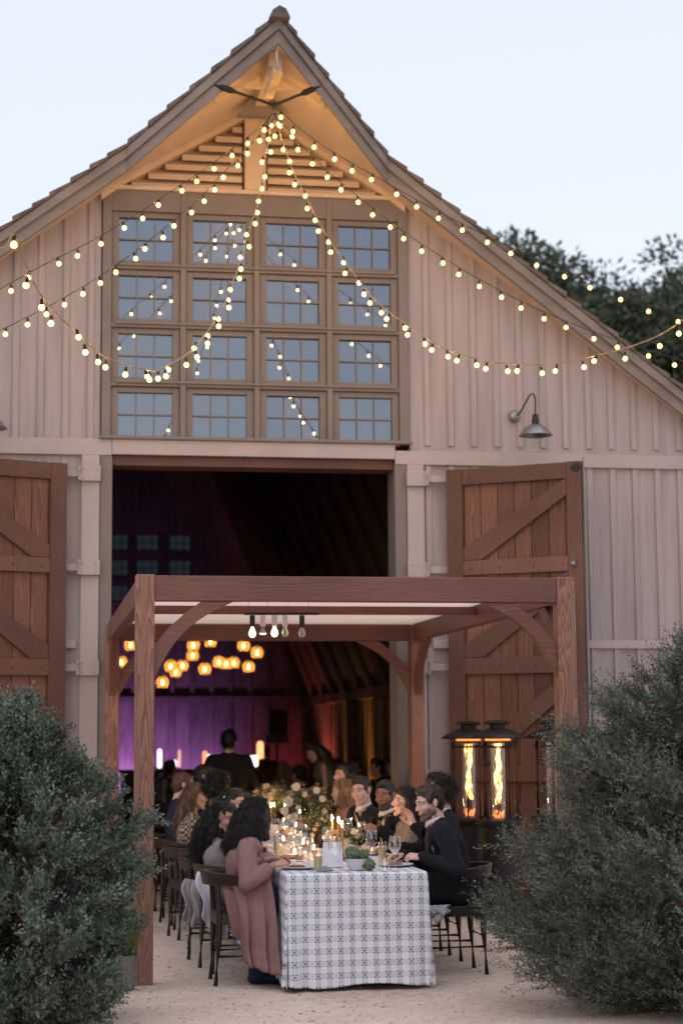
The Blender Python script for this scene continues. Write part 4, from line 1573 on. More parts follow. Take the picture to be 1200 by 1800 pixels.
c0 = mixc(wv1.outputs['Fac'], (0.64, 0.66, 0.73, 1), (0.79, 0.80, 0.86, 1))
c1 = mixc(mth('MULTIPLY', band_v, 0.30), c0, (0.28, 0.32, 0.46, 1))
c2 = mixc(mth('MULTIPLY', band_u, 0.25), c1, (0.28, 0.32, 0.46, 1))
c3 = mixc(mth('MULTIPLY', edge_v, 0.35), c2, (0.25, 0.28, 0.42, 1))
c4_ = mixc(mth('MULTIPLY', lines_out, 0.4), c3, (0.09, 0.12, 0.24, 1))
c5 = mixc(mth('MULTIPLY', dots, 0.85), c4_, (0.012, 0.018, 0.05, 1))
nt.links.new(c5, p.inputs['Base Color'])
p.inputs['Roughness'].default_value = 0.9
p.inputs['Specular IOR Level'].default_value = 0.15
bp = nd(nt, 'ShaderNodeBump', i_Strength=0.15, i_Distance=0.003)
nt.links.new(wv1.outputs['Fac'], bp.inputs['Height'])
nt.links.new(bp.outputs[0], p.inputs['Normal'])
M['plaid'] = m


def cloth_obj(name, fn, nu, nv, uvf, mat, label, cat):
    b = MB().grid(fn, nu, nv)
    o = b.build(name, mat, None, (0, 0, 0), smooth=180, fixn=True)
    uv = o.data.uv_layers.new(name='weave')
    co = np.array([uvf(i / (nu - 1), j / (nv - 1)) for j in range(nv) for i in range(nu)])
    vi = np.empty(len(o.data.loops), np.int32)
    o.data.loops.foreach_get('vertex_index', vi)
    uv.data.foreach_set('uv', co[vi].astype(np.float32).ravel())
    return tag(o, label, cat)


ZH = 0.715          # drop of the cloth
TW, TL = TX1 - TX0, TY1 - TY0


def tri_fold(q, seed):
    return 0.5 * math.sin(q * 11 + seed) + 0.3 * math.sin(q * 23 + seed * 2.3) + 0.2 * math.sin(q * 5 + 1)


def cloth_pt(u, v):
    """u runs across (left hem .. right hem), v runs from the front hem to the far end"""
    a = u * (TW + 2 * ZH) - ZH            # -ZH..TW+ZH
    b = v * (TL + ZH) - ZH                # -ZH..TL
    ox = max(0, -a) + max(0, a - TW)
    oy = max(0, -b)
    x = TX0 + min(max(a, 0), TW)
    y = TY0 + max(b, 0)
    sx = -1 if a < 0 else 1
    drop = max(ox, oy)
    z = TZ
    if drop > 0:
        e = min(1, drop / 0.03)
        z = TZ - max(0, drop - 0.008) - 0.004 * e
        k = drop / ZH
        if oy >= ox:                      # front face
            lat = (ox / (oy + 1e-6)) if ox > 0 else 0
            y = TY0 - 0.012 * e - 0.012 * k - k * k * 0.04 * (0.6 + tri_fold(a * 1.0, 0.4) * 0.6 * (1.6 - 0.8 * min(1, max(0, (a - 0.1) / 0.3)))) - 0.012 * k * math.sin(a * 31 + 2.0 * k) * math.exp(-((a - 0.85) / 0.12) ** 2)
            x = x + sx * 0.014 * k * lat + (a - TW / 2) * 0.004 * k
            if ox > 0:
                y -= 0.02 * k * lat
            # rucks near the lower left of the cloth
            w = math.exp(-((a - 0.10) / 0.10) ** 2) * k ** 1.5
            y -= 0.035 * w * math.sin(a * 42)
        else:
            lat = oy / (ox + 1e-6)
            x = x + sx * (0.010 * e + 0.008 * k + k * k * 0.018 * (0.6 + 0.6 * tri_fold(b * 1.1, 2.0)))
            y = y - 0.045 * k * lat
            if oy > 0:
                x += sx * 0.014 * k * lat
        if k > 0.97:
            z += 0.012 * math.sin(a * 9 + b * 5)
    else:
        z += 0.0012 * math.sin(a * 17) * math.sin(b * 9)
    return (x, y, max(z, 0.012))


cloth_obj('tablecloth', cloth_pt, 170, 260, lambda u, v: (u * (TW + 2 * ZH) - ZH, v * (TL + ZH) - ZH), M['plaid'],
          'white tablecloth with navy dotted plaid falling to the gravel at the table end', 'tablecloth')

# ---------------------------------------------------------------- the diners
SK_L, SK_P, SK_T, SK_B = (0.56, 0.335, 0.27), (0.63, 0.40, 0.335), (0.46, 0.255, 0.19), (0.27, 0.14, 0.093)
BLK, NAVY = (0.012, 0.012, 0.015), (0.014, 0.016, 0.026)
chairL = chair_proto('dark brown elbow chair under the woman in the mauve coat', M['chairwood'])
chairR = chair_proto('black elbow chair under the bearded man', M['chairblack'])
chair_used = {id(chairL): False, id(chairR): False}


def chair(proto, x, y, rz, label, group='elbow chairs along the long table'):
    if not chair_used[id(proto)]:
        chair_used[id(proto)] = True
        proto.location = (x, y, 0)
        proto.rotation_euler = (0, 0, R(rz))
        tag(proto, label, None, group)
        return proto
    return copy_tree(proto, (x, y, 0), R(rz), label, group)


def wool_coat(i):
    """the mauve coat's skirt: hangs from the lap down past the chair seat"""
    def panel(u, v):
        top_ = np.array([1.285, 12.31, 0.78]) * (1 - u) + np.array([1.57, 12.24, 0.76]) * u
        bot = np.array([1.395, 12.13, 0.145]) * (1 - u) + np.array([1.600, 11.925, 0.095]) * u
        if u < 0.12:
            bot = bot + np.array([0.0, 0.05, 0.02]) * (1 - u / 0.12)
        q = top_ * (1 - v) + bot * v
        fo = (0.024 * math.sin(u * 13 + 0.6) + 0.012 * math.sin(u * 29 + v * 3)) * (0.15 + v)
        return q + np.array([0.3, -1, 0]) * (fo + 0.085 * math.sin(math.pi * min(1, v * 1.25)) * (1 - u * 0.5)) + np.array([0, 0, 0.006 * math.sin(u * 21) * v])

    def tail(u, v):
        top_ = np.array([1.262, 12.26, 0.64]) * (1 - u) + np.array([1.40, 12.17, 0.60]) * u
        h = 0.33 * (0.72 + 0.28 * math.sin(math.pi * (0.25 + 0.65 * u)))
        q = top_ - np.array([0, 0, 1]) * h * v
        return q + np.array([0.25 * v * 0.12 + 0.035 * v, -0.03 * math.sin(v * 3) - 0.012 * math.sin(u * 9 + v * 2), 0])

    def lap(u, v):
        a_ = np.array([1.29, 12.24, 0.655]) * (1 - u) + np.array([1.62, 12.13, 0.655]) * u
        b_ = np.array([1.26, 12.66, 0.655]) * (1 - u) + np.array([1.70, 12.62, 0.655]) * u
        q = a_ * (1 - v) + b_ * v
        return q + np.array([0, 0, 0.02 * math.sin(v * 3.1) + 0.006 * math.sin(u * 17)])
    for fn in (panel, tail):
        MB().grid(fn, 44, 30).build('coat_skirt', cloth((0.25, 0.143, 0.143)), i['root'], smooth=180, solid=0.012)
    bl = MB().tube([i['arms'][1][3] + np.array([0.0, 0, 0.012]) + (np.array([0, math.cos(q), math.sin(q)]) * 0.027) for q in np.linspace(0, 2 * math.pi, 16)], 0.0025, 5)
    bl.build('bracelet', M['galv'], i['root'])


def hv(px, py, Y):
    return at(px, py, Y=Y)


# left row
person('woman in a long mauve coat with black curls at the near left table corner', (1.415, 12.42), -8, hv(449, 1434, 12.42), 34, -8, 0, SK_T,
       dict(style='long', col=(0.010, 0.008, 0.008), vol=0.002, rough=0.010, n=4200, curl=0.007, lock=0.05, turns=1.8, lift=0.22, rad=0.0022,
            fall=[(0.0, -0.10, -0.10), (-0.01, -0.145, -0.205)], fringe=0.06),
       dict(col=(0.25, 0.143, 0.143), name='coat', thick=0.024, fold=0.014, sleeve=0.86), dict(col=(0.014, 0.018, 0.06), skirt=True, len=0.98, rad=0.075, shoe=(0.010, 0.012, 0.04)),
       dict(R=dict(p=(1.60, 12.20, 0.785), d=(0.93, 0.25, 0.10), n=(0.1, 0.5, -0.85), curl=0.55, pole=(-0.2, -0.55, -0.8)), L=dict(p=(1.63, 12.46, 0.80), d=(0.95, -0.2, 0.1), n=(0.1, -0.5, -0.85), curl=0.6)),
       0.005, True, extra=wool_coat, feetfwd=-0.26)


def scarf(i):
    N = i['N']
    b = MB()
    for q in range(3):
        b.tube([N + np.array([math.cos(a_) * 0.072, math.sin(a_) * 0.072, 0.045 - q * 0.03 + 0.01 * math.sin(3 * a_ + q)]) for a_ in np.linspace(0, 2 * math.pi, 22)], 0.024, 8)
    b.build('scarf', cloth((0.012, 0.010, 0.012)), i['root'], smooth=180)


person('woman with thick black hair and a dark scarf over a grey top', (1.375, 13.15), 0, hv(395, 1439, 13.15), -48, -6, 0, SK_T,
       dict(style='long', col=(0.010, 0.009, 0.010), vol=0.022, rough=0.012, n=2200, curl=0.005, lock=0.08, lift=0.16,
            fall=[(0.0, -0.12, -0.12), (0.0, -0.17, -0.24)]),
       dict(col=(0.25, 0.225, 0.235), name='sweater', fold=0.010), dict(col=(0.03, 0.03, 0.035)), None, 0.0055, True, extra=scarf)


def clip(i):
    MB().ball(i['H'](0.074, -0.045, 0.055), (0.012, 0.03, 0.012), 10, 8).build('hair_clip', cloth((0.85, 0.85, 0.85), 'cloth', 0.4), i['root'], smooth=180)


person('pale woman with a white clip in her dark hair and a black padded coat', (1.37, 13.88), 0, hv(412, 1413, 13.88), -40, 0, 0, SK_P,
       dict(style='long', col=(0.018, 0.012, 0.011), vol=0.014, n=1200, lock=0.09, lift=0.12, fall=[(0.0, -0.10, -0.10), (0.0, -0.14, -0.26)]),
       dict(col=(0.010, 0.011, 0.016), name='coat', thick=0.05, fold=0.024), dict(col=BLK), None, 0.0055, True, extra=clip)


def specs(i):
    b = MB()
    for x in (-1, 1):
        b.tube([i['H'](x * 0.033 + 0.022 * math.cos(a_), 0.102, 0.004 + 0.019 * math.sin(a_)) for a_ in np.linspace(0, 2 * math.pi, 17)], 0.0022, 5)
        b.tube([i['H'](x * 0.055, 0.10, 0.01), i['H'](x * 0.084, 0.0, 0.012)], 0.002, 5)
    b.tube([i['H'](-0.011, 0.103, 0.008), i['H'](0.011, 0.103, 0.008)], 0.002, 5)
    b.build('eyeglasses', M['cable'], i['root'])


person('person in thin dark glasses half hidden behind the woman with the white clip', (1.42, 14.60), 0, hv(427, 1419, 14.6), -12, -4, 0, SK_L,
       dict(style='long', col=(0.014, 0.011, 0.010), vol=0.004, n=500, lock=0.05, fall=[(0, -0.08, -0.06)]),
       dict(col=BLK, name='jacket'), dict(col=BLK), None, 0.007, True, extra=specs)
person('person with a round mop of black curls on the left side of the table', (1.40, 15.32), 0, hv(386, 1389, 15.32), 20, 0, 0, SK_B,
       dict(style='curly', col=(0.008, 0.007, 0.007), vol=0.014, rough=0.012, n=900, curl=0.008, lock=0.04, lift=0.9, droop=0.2),
       dict(col=BLK, name='jacket'), dict(col=BLK), None, 0.008)
person('woman with long fair brown hair in a black and cream checked jacket', (1.38, 16.02), 0, hv(346, 1399, 16.02), -8, -6, 0, SK_L,
       dict(style='long', col=(0.115, 0.062, 0.036), vol=0.006, n=900, lock=0.09, lift=0.1, fall=[(0, -0.09, -0.1), (0.02, -0.12, -0.26)]),
       dict(col=(0.38, 0.31, 0.24), name='jacket', kind='plaid'), dict(col=BLK), None, 0.008, True)
person('man with cropped ginger hair in a navy suit near the left rear post', (1.35, 16.78), 0, hv(324, 1381, 16.78), 4, -6, 0, SK_P,
       dict(style='short', col=(0.085, 0.036, 0.020), vol=-0.016, n=700, lock=0.009, lift=0.25, rad=0.0015, rough=0.002),
       dict(col=(0.014, 0.022, 0.052), shirt=(0.78, 0.76, 0.78), vee=0.26, tie=True), dict(col=NAVY), None, 0.007)
person('man with swept dark hair at the far left end of the table', (1.42, 17.5), 0, hv(363, 1367, 17.5), -6, 0, 0, SK_L,
       dict(style='short', col=(0.016, 0.011, 0.009), vol=0.0, n=500, lock=0.03), dict(col=NAVY, shirt=(0.7, 0.7, 0.7), vee=0.26, tie=True), dict(col=BLK), None, 0.009)

# right row


def fork(i):
    w = i['arms'][0][3]
    MB().tube([w + np.array([-0.09, 0.0, 0.005]), w + np.array([-0.19, -0.03, -0.035])], 0.003, 6).build('fork', M['galv'], None, tuple(w))
    tag(bpy.data.objects['fork'], 'silver fork in the hand of the bearded man', 'fork')


person('bearded man with short brown hair and a dark navy suit, nearest on the right', (2.93, 12.62), 180, hv(753, 1411, 12.62), 194, -13, 0, SK_P,
       dict(style='short', col=(0.034, 0.019, 0.013), vol=0.004, n=1500, lock=0.014, lift=0.15, rad=0.0016, rough=0.002), dict(col=(0.010, 0.012, 0.018), shirt=(0.80, 0.79, 0.82), vee=0.30, tie=True, fold=0.010, thick=0.02), dict(col=(0.010, 0.011, 0.015)),
       dict(L=dict(p=(2.655, 12.42, 0.80), d=(-0.92, 0.28, 0.05), n=(-0.1, 0.5, -0.85), curl=1.05, pole=(0.5, -0.5, -0.8)), R=dict(p=(2.62, 12.86, 0.79), d=(-0.95, -0.2, 0.0), n=(0, -0.2, -1), curl=0.6)),
       0.005, beard=0.88, extra=fork)
person('curly dark haired man in black with one hand raised from a white cuff', (2.98, 13.38), 180, hv(770, 1394, 13.38), 172, 0, 0, SK_L,
       dict(style='curly', col=(0.014, 0.010, 0.009), vol=0.006, rough=0.01, n=1000, curl=0.006, lock=0.04, lift=0.7, droop=0.3),
       dict(col=BLK, shirt=(0.78, 0.78, 0.82), vee=0.28, tie=True), dict(col=BLK),
       dict(L=dict(p=hv(728, 1452, 13.0), d=(-0.40, 0.05, 0.86), n=(-0.75, -0.35, -0.3), curl=0.28, spread=0.25, pole=(0.5, -0.4, -0.8)), R=dict(p=(2.66, 13.6, 0.80), d=(-1, 0, 0), n=(0, 0, -1), curl=0.6)),
       0.0055, beard=0.3)
person('woman in profile with straight black hair and a taupe dress', (2.95, 14.05), 180, hv(711, 1409, 14.05), 176, 3, 0, SK_P,
       dict(style='long', col=(0.009, 0.008, 0.009), vol=0.002, rough=0.002, n=900, lock=0.12, lift=0.06, fall=[(0, -0.085, -0.10), (0, -0.09, -0.24)]),
       dict(col=(0.20, 0.165, 0.145), name='dress', fold=0.006, sleeve=0.6), dict(col=(0.18, 0.15, 0.13), skirt=True), None, 0.0055, True)


def kerchief(i):
    w = i['arms'][0][3]
    b = MB().grid(lambda u, v: w + np.array([-0.03 + 0.11 * u, -0.02 - 0.03 * v, 0.01 - 0.05 * v + 0.02 * math.sin(6 * u)]), 8, 6)
    o = b.build('napkin', cloth((0.8, 0.8, 0.82)), None, tuple(w), smooth=180, solid=0.003)
    tag(o, 'small white napkin held up by the man in the bow tie', 'napkin')


person('man in a black dinner jacket and bow tie with a short dark beard', (2.97, 14.80), 205, hv(676, 1398, 14.8), 236, -6, -4, SK_B,
       dict(style='short', col=(0.010, 0.008, 0.008), vol=-0.012, n=800, lock=0.009, lift=0.25, rad=0.0015, rough=0.002), dict(col=BLK, shirt=(0.78, 0.76, 0.78), vee=0.34, bow=True), dict(col=BLK),
       dict(L=dict(p=hv(668, 1459, 14.4), d=(-0.92, 0.0, 0.25), n=(0.1, 0.6, -0.75), curl=0.8), R=dict(p=(2.64, 15.0, 0.79), d=(-1, 0, 0), n=(0, 0, -1), curl=0.6)),
       0.0055, beard=0.9)
person('pale man with swept back brown hair in a dark suit and white collar', (2.95, 15.52), 200, hv(634, 1390, 15.52), 232, -6, -6, SK_P,
       dict(style='short', col=(0.030, 0.017, 0.012), vol=0.008, n=900, lock=0.018, lift=0.12, rad=0.0017, rough=0.002), dict(col=(0.016, 0.017, 0.022), shirt=(0.76, 0.74, 0.76), vee=0.32, tie=True), dict(col=BLK), None, 0.0055, beard=0.22)
person('woman with long blond hair and a tan wrap on the right side of the table', (2.93, 16.25), 180, hv(601, 1392, 16.25), 150, -4, 0, SK_P,
       dict(style='long', col=(0.30, 0.17, 0.09), vol=0.008, n=900, lock=0.10, lift=0.1, fall=[(0, -0.09, -0.1), (0, -0.11, -0.26)]),
       dict(col=(0.32, 0.19, 0.12), name='wrap', thick=0.03), dict(col=BLK), None, 0.007, True)
person('dark haired woman in black beyond the blond woman on the right', (2.95, 17.0), 180, hv(604, 1362, 17.6), 190, 0, 0, SK_L,
       dict(style='long', col=(0.012, 0.009, 0.009), vol=0.02, n=500, lock=0.08, fall=[(0, -0.1, -0.1)]), dict(col=BLK), dict(col=BLK), None, 0.009, True)

names_l = ['the woman in the mauve coat', 'the woman in the grey top', 'the woman in the black padded coat', 'the person in glasses', 'the person with round black curls', 'the woman in the checked jacket', 'the man in the navy suit', 'the man at the far left end']
for i, y in enumerate((12.45, 13.15, 13.88, 14.60, 15.32, 16.02, 16.78, 17.5)):
    chair(chairL, 1.425 - 0.004 * i + (0.035 * math.sin(i * 2.7) if i else 0), y + (0.05 * math.sin(i * 4.1) if i else 0), 9 * math.sin(i * 1.9), 'dark brown elbow chair under ' + names_l[i])
names_r = ['the bearded man', 'the man with his hand raised', 'the woman in profile', 'the man in the bow tie', 'the pale man in the dark suit', 'the blond woman', 'the dark haired woman in black']
for i, y in enumerate((12.62, 13.38, 14.05, 14.80, 15.52, 16.25, 17.0)):
    chair(chairR, 2.895, y, 180, 'black elbow chair under ' + names_r[i])

# guests inside the barn
person('tall man in a black suit standing with his back to the camera', (2.16, 20.0, 0.90), 84, hv(404, 1303, 20.0), 62, 0, 0, SK_L,
       dict(style='short', col=(0.006, 0.005, 0.005), vol=0.012, n=500, lock=0.045, lift=0.2), dict(col=(0.006, 0.006, 0.008), hem=-0.14), dict(col=(0.006, 0.006, 0.008)), None, 0.009, stand=True, beard=0.9)
person('woman with long brown hair and a sleeveless dress bending beside a table', (3.60, 22.0, 0.86), 180, hv(551, 1322, 22.0), 185, -28, 0, SK_L,
       dict(style='long', col=(0.040, 0.022, 0.015), vol=0.02, n=500, lock=0.1, fall=[(0, -0.09, -0.10), (0, -0.10, -0.30)]), dict(col=(0.16, 0.13, 0.10), name='dress', sleeve=0, fold=0.008), dict(col=(0.12, 0.10, 0.08), skirt=True),
       dict(L=dict(p=(3.28, 21.8, 0.92), d=(-0.6, 0.1, -0.8), n=(0, 0.5, -0.6), curl=0.5), R=dict(p=(3.25, 22.2, 0.95), d=(-0.7, 0, -0.7), n=(0, -0.5, -0.6), curl=0.5)), 0.010, True, stand=True)
inside = [
    ('seated guest with long dark hair on the far left in the barn', 284, 1372, 1.16, 60, (0.010, 0.008, 0.008), BLK, 'long', True),
    ('seated guest with reddish hair behind the left post in the barn', 262, 1362, 1.18, 20, (0.10, 0.035, 0.02), (0.05, 0.03, 0.03), 'long', True),
    ('seated guest with short dark hair left of the standing man', 300, 1352, 1.20, 40, (0.012, 0.010, 0.009), BLK, 'short', False),
    ('seated guest with wavy auburn hair and bare shoulders right of the standing man', 462, 1347, 1.18, 100, (0.060, 0.022, 0.012), (0.25, 0.14, 0.09), 'long', True),
    ('seated guest with long ash blond hair seen from behind', 497, 1352, 1.17, 95, (0.20, 0.13, 0.10), (0.16, 0.11, 0.10), 'long', True),
    ('seated guest with dark brown hair beside the ash blond guest', 524, 1362, 1.15, 110, (0.02, 0.012, 0.010), BLK, 'short', False),
    ('seated guest with thick black hair below the bending woman', 590, 1351, 1.18, 200, (0.010, 0.008, 0.008), BLK, 'curly', True),
    ('seated guest in a dark jacket beneath the amber lit wall', 626, 1344, 1.20, 160, (0.014, 0.010, 0.009), BLK, 'short', False),
    ('seated guest in a grey top in front of the amber lit wall', 660, 1350, 1.20, 190, (0.012, 0.009, 0.008), (0.03, 0.025, 0.03), 'short', False),
    ('seated guest with dark brown hair nearest the right door jamb', 690, 1348, 1.20, 170, (0.020, 0.012, 0.010), BLK, 'short', False),
    ('standing guest with dark hair beneath the loudspeaker', 462, 1322, 1.375, 120, (0.010, 0.008, 0.008), BLK, 'short', False)]
for lab, px, py, z, yw, hc_, tc_, st, fem in inside:
    hp_ = at(px, py, Z=z)
    fdir = np.array([math.cos(R(yw)), math.sin(R(yw))])
    standing = z > 1.3
    hxy = hp_[:2] - fdir * (0.10 if not standing else 0.03)
    person(lab, (hxy[0], hxy[1], 0.88) if standing else (hxy[0], hxy[1]), yw, hp_, yw + 10, -4, 0, SK_L, dict(style=st, col=hc_, vol=0.01, n=250, lock=0.06, fall=[(0, -0.1, -0.1), (0, -0.12, -0.24)], curl=0.006 if st == 'curly' else 0),
           dict(col=tc_, name='top'), dict(col=BLK), None, 0.012, fem, stand=standing)
    if not standing:
        chair(chairR, hxy[0], hxy[1], yw, 'black chair under the ' + ' '.join(lab.replace('seated ', '').split()[:11]), 'chairs inside the barn')
# ---------------------------------------------------------------- lamps and flames
m, nt, p = new_mat('lit_bulb_glass')
_tr = nd(nt, 'ShaderNodeBsdfTransparent')
_em = nd(nt, 'ShaderNodeEmission', i_Color=(1.0, 0.58, 0.15, 1), i_Strength=2.6)
_ad = nd(nt, 'ShaderNodeAddShader')
nt.links.new(_tr.outputs[0], _ad.inputs[0])
nt.links.new(_em.outputs[0], _ad.inputs[1])
nt.links.new(_ad.outputs[0], nt.nodes['Material Output'].inputs[0])
M['bulb'] = m
M['filament'] = glow('lit_filament', (1.0, 0.52, 0.09), 520.0)
M['flame'] = glow('flame', (1.0, 0.56, 0.20), 800.0)
M['heatflame'] = glow('heater_flame', (1.0, 0.56, 0.15), 6.0)
_nt = M['heatflame'].node_tree
_n = nd(_nt, 'ShaderNodeTexNoise', i_Scale=34.0, i_Detail=3)
_tc = nd(_nt, 'ShaderNodeTexCoord')
_nt.links.new(_tc.outputs['Object'], _n.inputs['Vector'])
_r = ramp(_nt, [(0.36, (0.55, 0.12, 0.015, 1)), (0.50, (1.0, 0.48, 0.10, 1)), (0.66, (1.0, 0.72, 0.30, 1))])
_nt.links.new(_n.outputs['Fac'], _r.inputs[0])
_nt.links.new(_r.outputs[0], _nt.nodes['Principled BSDF'].inputs['Emission Color'])
M['ember'] = glow('burner_glow', (1.0, 0.30, 0.07), 1.6)
M['paleled'] = glow('pale_green_bulb', (0.90, 1.0, 0.50), 3.0)


def spline(pts, n):
    pts = [np.asarray(p, float) for p in pts]
    pts = [2 * pts[0] - pts[1]] + pts + [2 * pts[-1] - pts[-2]]
    out = []
    for i in range(1, len(pts) - 2):
        p0, p1, p2, p3 = pts[i - 1:i + 3]
        for k in range(n):
            t = k / n
            out.append(0.5 * ((2 * p1) + (-p0 + p2) * t + (2 * p0 - 5 * p1 + 4 * p2 - p3) * t * t + (-p0 + 3 * p1 - 3 * p2 + p3) * t ** 3))
    out.append(pts[-2])
    return out


bulb_me = MB().lathe([(0.0, -0.049), (0.010, -0.0465), (0.0180, -0.039), (0.0208, -0.029), (0.0180, -0.018), (0.010, -0.009), (0.009, -0.004)], (0, 0, 0), 12)
n_globe = len(bulb_me.f)
bulb_me.ball((0, 0, -0.029), (0.0066, 0.0066, 0.0066), 6, 5)
sock_me = MB().lathe([(0.0095, -0.008), (0.0115, -0.003), (0.0115, 0.022), (0.007, 0.030), (0.0, 0.031)], (0, 0, 0), 8)
bulb0 = sock0 = None


def string_light(label, pix, Y0, Y1, rad=0.004, mat='cable', power=1.0, end=None, seed=1):
    """a festoon: bulbs hang below a cable that runs from the gable hook to beyond the picture"""
    global bulb0, sock0
    g = np.random.default_rng(seed)
    hub = np.array([2.19, 16.42, 7.50])
    n = len(pix)
    ds = [0.0]
    for a, b in zip(pix, pix[1:]):
        ds.append(ds[-1] + math.hypot(b[0] - a[0], b[1] - a[1]))
    pts = []
    for (px, py), d_ in zip(pix, ds):
        t = d_ / ds[-1]
        t = t ** power
        pts.append(at(px, py, Y=Y0 + (Y1 - Y0) * t))
    root = thing('string_light', label, 'string lights', tuple(hub), 'string lights fanning out from the gable')
    base = origin(root)
    cab = [p + np.array([0, 0, 0.062]) for p in pts]
    # cable: smoothed over its bulbs so that neighbours on one loop do not zigzag
    sm = [c.copy() for c in cab]
    for _ in range(2):
        sm = [sm[0]] + [(sm[i - 1] + 2 * sm[i] + sm[i + 1]) / 4 for i in range(1, len(sm) - 1)] + [sm[-1]]
    line = [hub] + sm
    ex = sm[-1] + (sm[-1] - sm[-2]) * 1.5
    line += [np.asarray(q_) for q_ in end] if end is not None else [ex, ex + (sm[-1] - sm[-3]) * 5]
    MB().tube(spline(line, 4), rad, 6).build('cable', M[mat], root, smooth=180)
    for i, p in enumerate(pts):
        c = sm[i] - np.array([0, 0, 0.008])
        d = (p + np.array([0, 0, 0.028])) - c               # bulb centre sits 28 mm under its neck
        if bulb0 is None:
            bulb0 = bulb_me.build('bulb', [M['bulb'], M['filament']], None, smooth=180)
            bulb0.data.polygons.foreach_set('material_index', [0 if q_ < n_globe else 1 for q_ in range(len(bulb0.data.polygons))])
            sock0 = sock_me.build('socket', M['cable'], None, smooth=40)
            bo, so = bulb0, sock0
        else:
            bo, so = bulb0.copy(), sock0.copy()
            COL.objects.link(bo)
            COL.objects.link(so)
        dirv = Vector(tuple(unit(c - (p + np.array([0, 0, 0.0])))))
        dirv = (dirv * 0.8 + Vector((g.normal(0, 0.12), g.normal(0, 0.12), 0.6))).normalized()
        q = Vector((0, 0, 1)).rotation_difference(dirv)
        neck = Vector(tuple(p - base)) + dirv * 0.030
        bo.parent = root
        bo.matrix_parent_inverse = Matrix()
        bo.rotation_mode = 'QUATERNION'
        bo.rotation_quaternion = q
        bo.location = neck
        so.parent = bo
        so.matrix_parent_inverse = Matrix()
        so.location = (0, 0, 0)
    return root


S1 = [(464.5, 229), (435.5, 252.5), (408, 274), (376.5, 297), (346, 319.5), (320, 336), (278.5, 361), (251, 384.5), (219, 401), (178, 429), (136.5, 450), (104, 464), (52, 488), (20, 512), (-16, 530)]
S2 = [(456.5, 248), (435, 270.5), (418, 291.5), (392.5, 312), (377.5, 334), (359, 354), (337, 374), (306, 397.5), (287, 418), (255, 438), (239, 455), (204, 479), (177, 498), (146, 517), (114, 536), (82, 553), (49, 571), (10, 588), (-24, 606)]
S3 = [(477, 221.5), (472, 245.5), (476, 267.5), (460.5, 285.5), (465.5, 311), (460, 332), (454.4, 354), (452.5, 374), (448.8, 393.7), (433.4, 413), (438, 434), (422.6, 453), (423.6, 473.5), (421, 490), (404.6, 509.5), (401, 528), (402.5, 541), (383.6, 561), (384.7, 574), (365, 591), (365, 604), (341, 613), (346.5, 628), (328, 642), (296, 650), (292, 662), (278, 666), (263, 668), (259, 662), (220.5, 659), (185.5, 646), (173, 637), (150.5, 620), (138.6, 593), (90, 569), (73.5, 541), (46, 502), (25, 431)]
S4 = [(489.5, 218.5), (483, 240), (498, 263.5), (509, 284), (508.5, 304), (517.5, 325), (536.5, 345), (539.8, 367), (554, 387.6), (559.4, 406.7), (577.6, 426), (580.8, 443.6), (604, 462), (606, 481), (630.8, 497.7), (639.6, 517.8), (650, 533), (670, 550), (679, 561), (712, 577), (715.7, 589), (747, 605), (758.4, 615.8), (787, 627.5), (802, 634.4), (837.7, 642.6), (852.9, 648.7), (891.9, 653), (908, 652.6), (952.5, 656.5), (975, 652.6), (1026, 646), (1043, 635), (1098, 631), (1158.8, 608.8), (1192, 587), (1222, 556)]
S5 = [(492, 222), (513.5, 240.5), (523.5, 263.5), (549, 288.5), (575, 312), (599, 334), (629.5, 356), (654.6, 378), (685.8, 399.7), (709, 420), (740.7, 442), (778, 463), (805.7, 482.8), (842, 504), (881, 523), (915, 542), (955.6, 560.7), (994, 576), (1043, 596), (1084, 611), (1139, 626), (1184.8, 642), (1226, 655)]
S6 = [(494, 206.5), (514.5, 231.5), (552, 259), (588, 280), (618.5, 300.5), (652.5, 316), (697, 342), (732, 364), (770, 384), (812, 405), (856, 426.5), (897, 446), (942.6, 466.7), (991.5, 486.7), (1036, 506), (1090, 527), (1139, 548), (1191, 566), (1236, 582)]
string_light('string of warm bulbs stretched to the upper left, highest of the left hand strands', S1, 16.3, 15.0, seed=1)
string_light('string of warm bulbs stretched to the left just under the highest left strand', S2, 16.3, 15.0, seed=2)
string_light('long sagging string of warm bulbs that loops below the windows to the left', S3, 16.3, 10.3, 0.006, 'tancable', 1.6, end=[at(8, 436, Y=10.2), at(-40, 430, Y=9.9), at(-160, 410, Y=9.3)], seed=3)
string_light('long sagging string of warm bulbs that swings low to the right', S4, 16.3, 13.2, 0.006, 'tancable', 1.5, seed=4)
string_light('string of warm bulbs that crosses the right hand cladding below the roof edge', S5, 16.3, 15.6, seed=5)
string_light('string of warm bulbs along the right hand roof edge and across the trees', S6, 16.3, 15.6, seed=6)

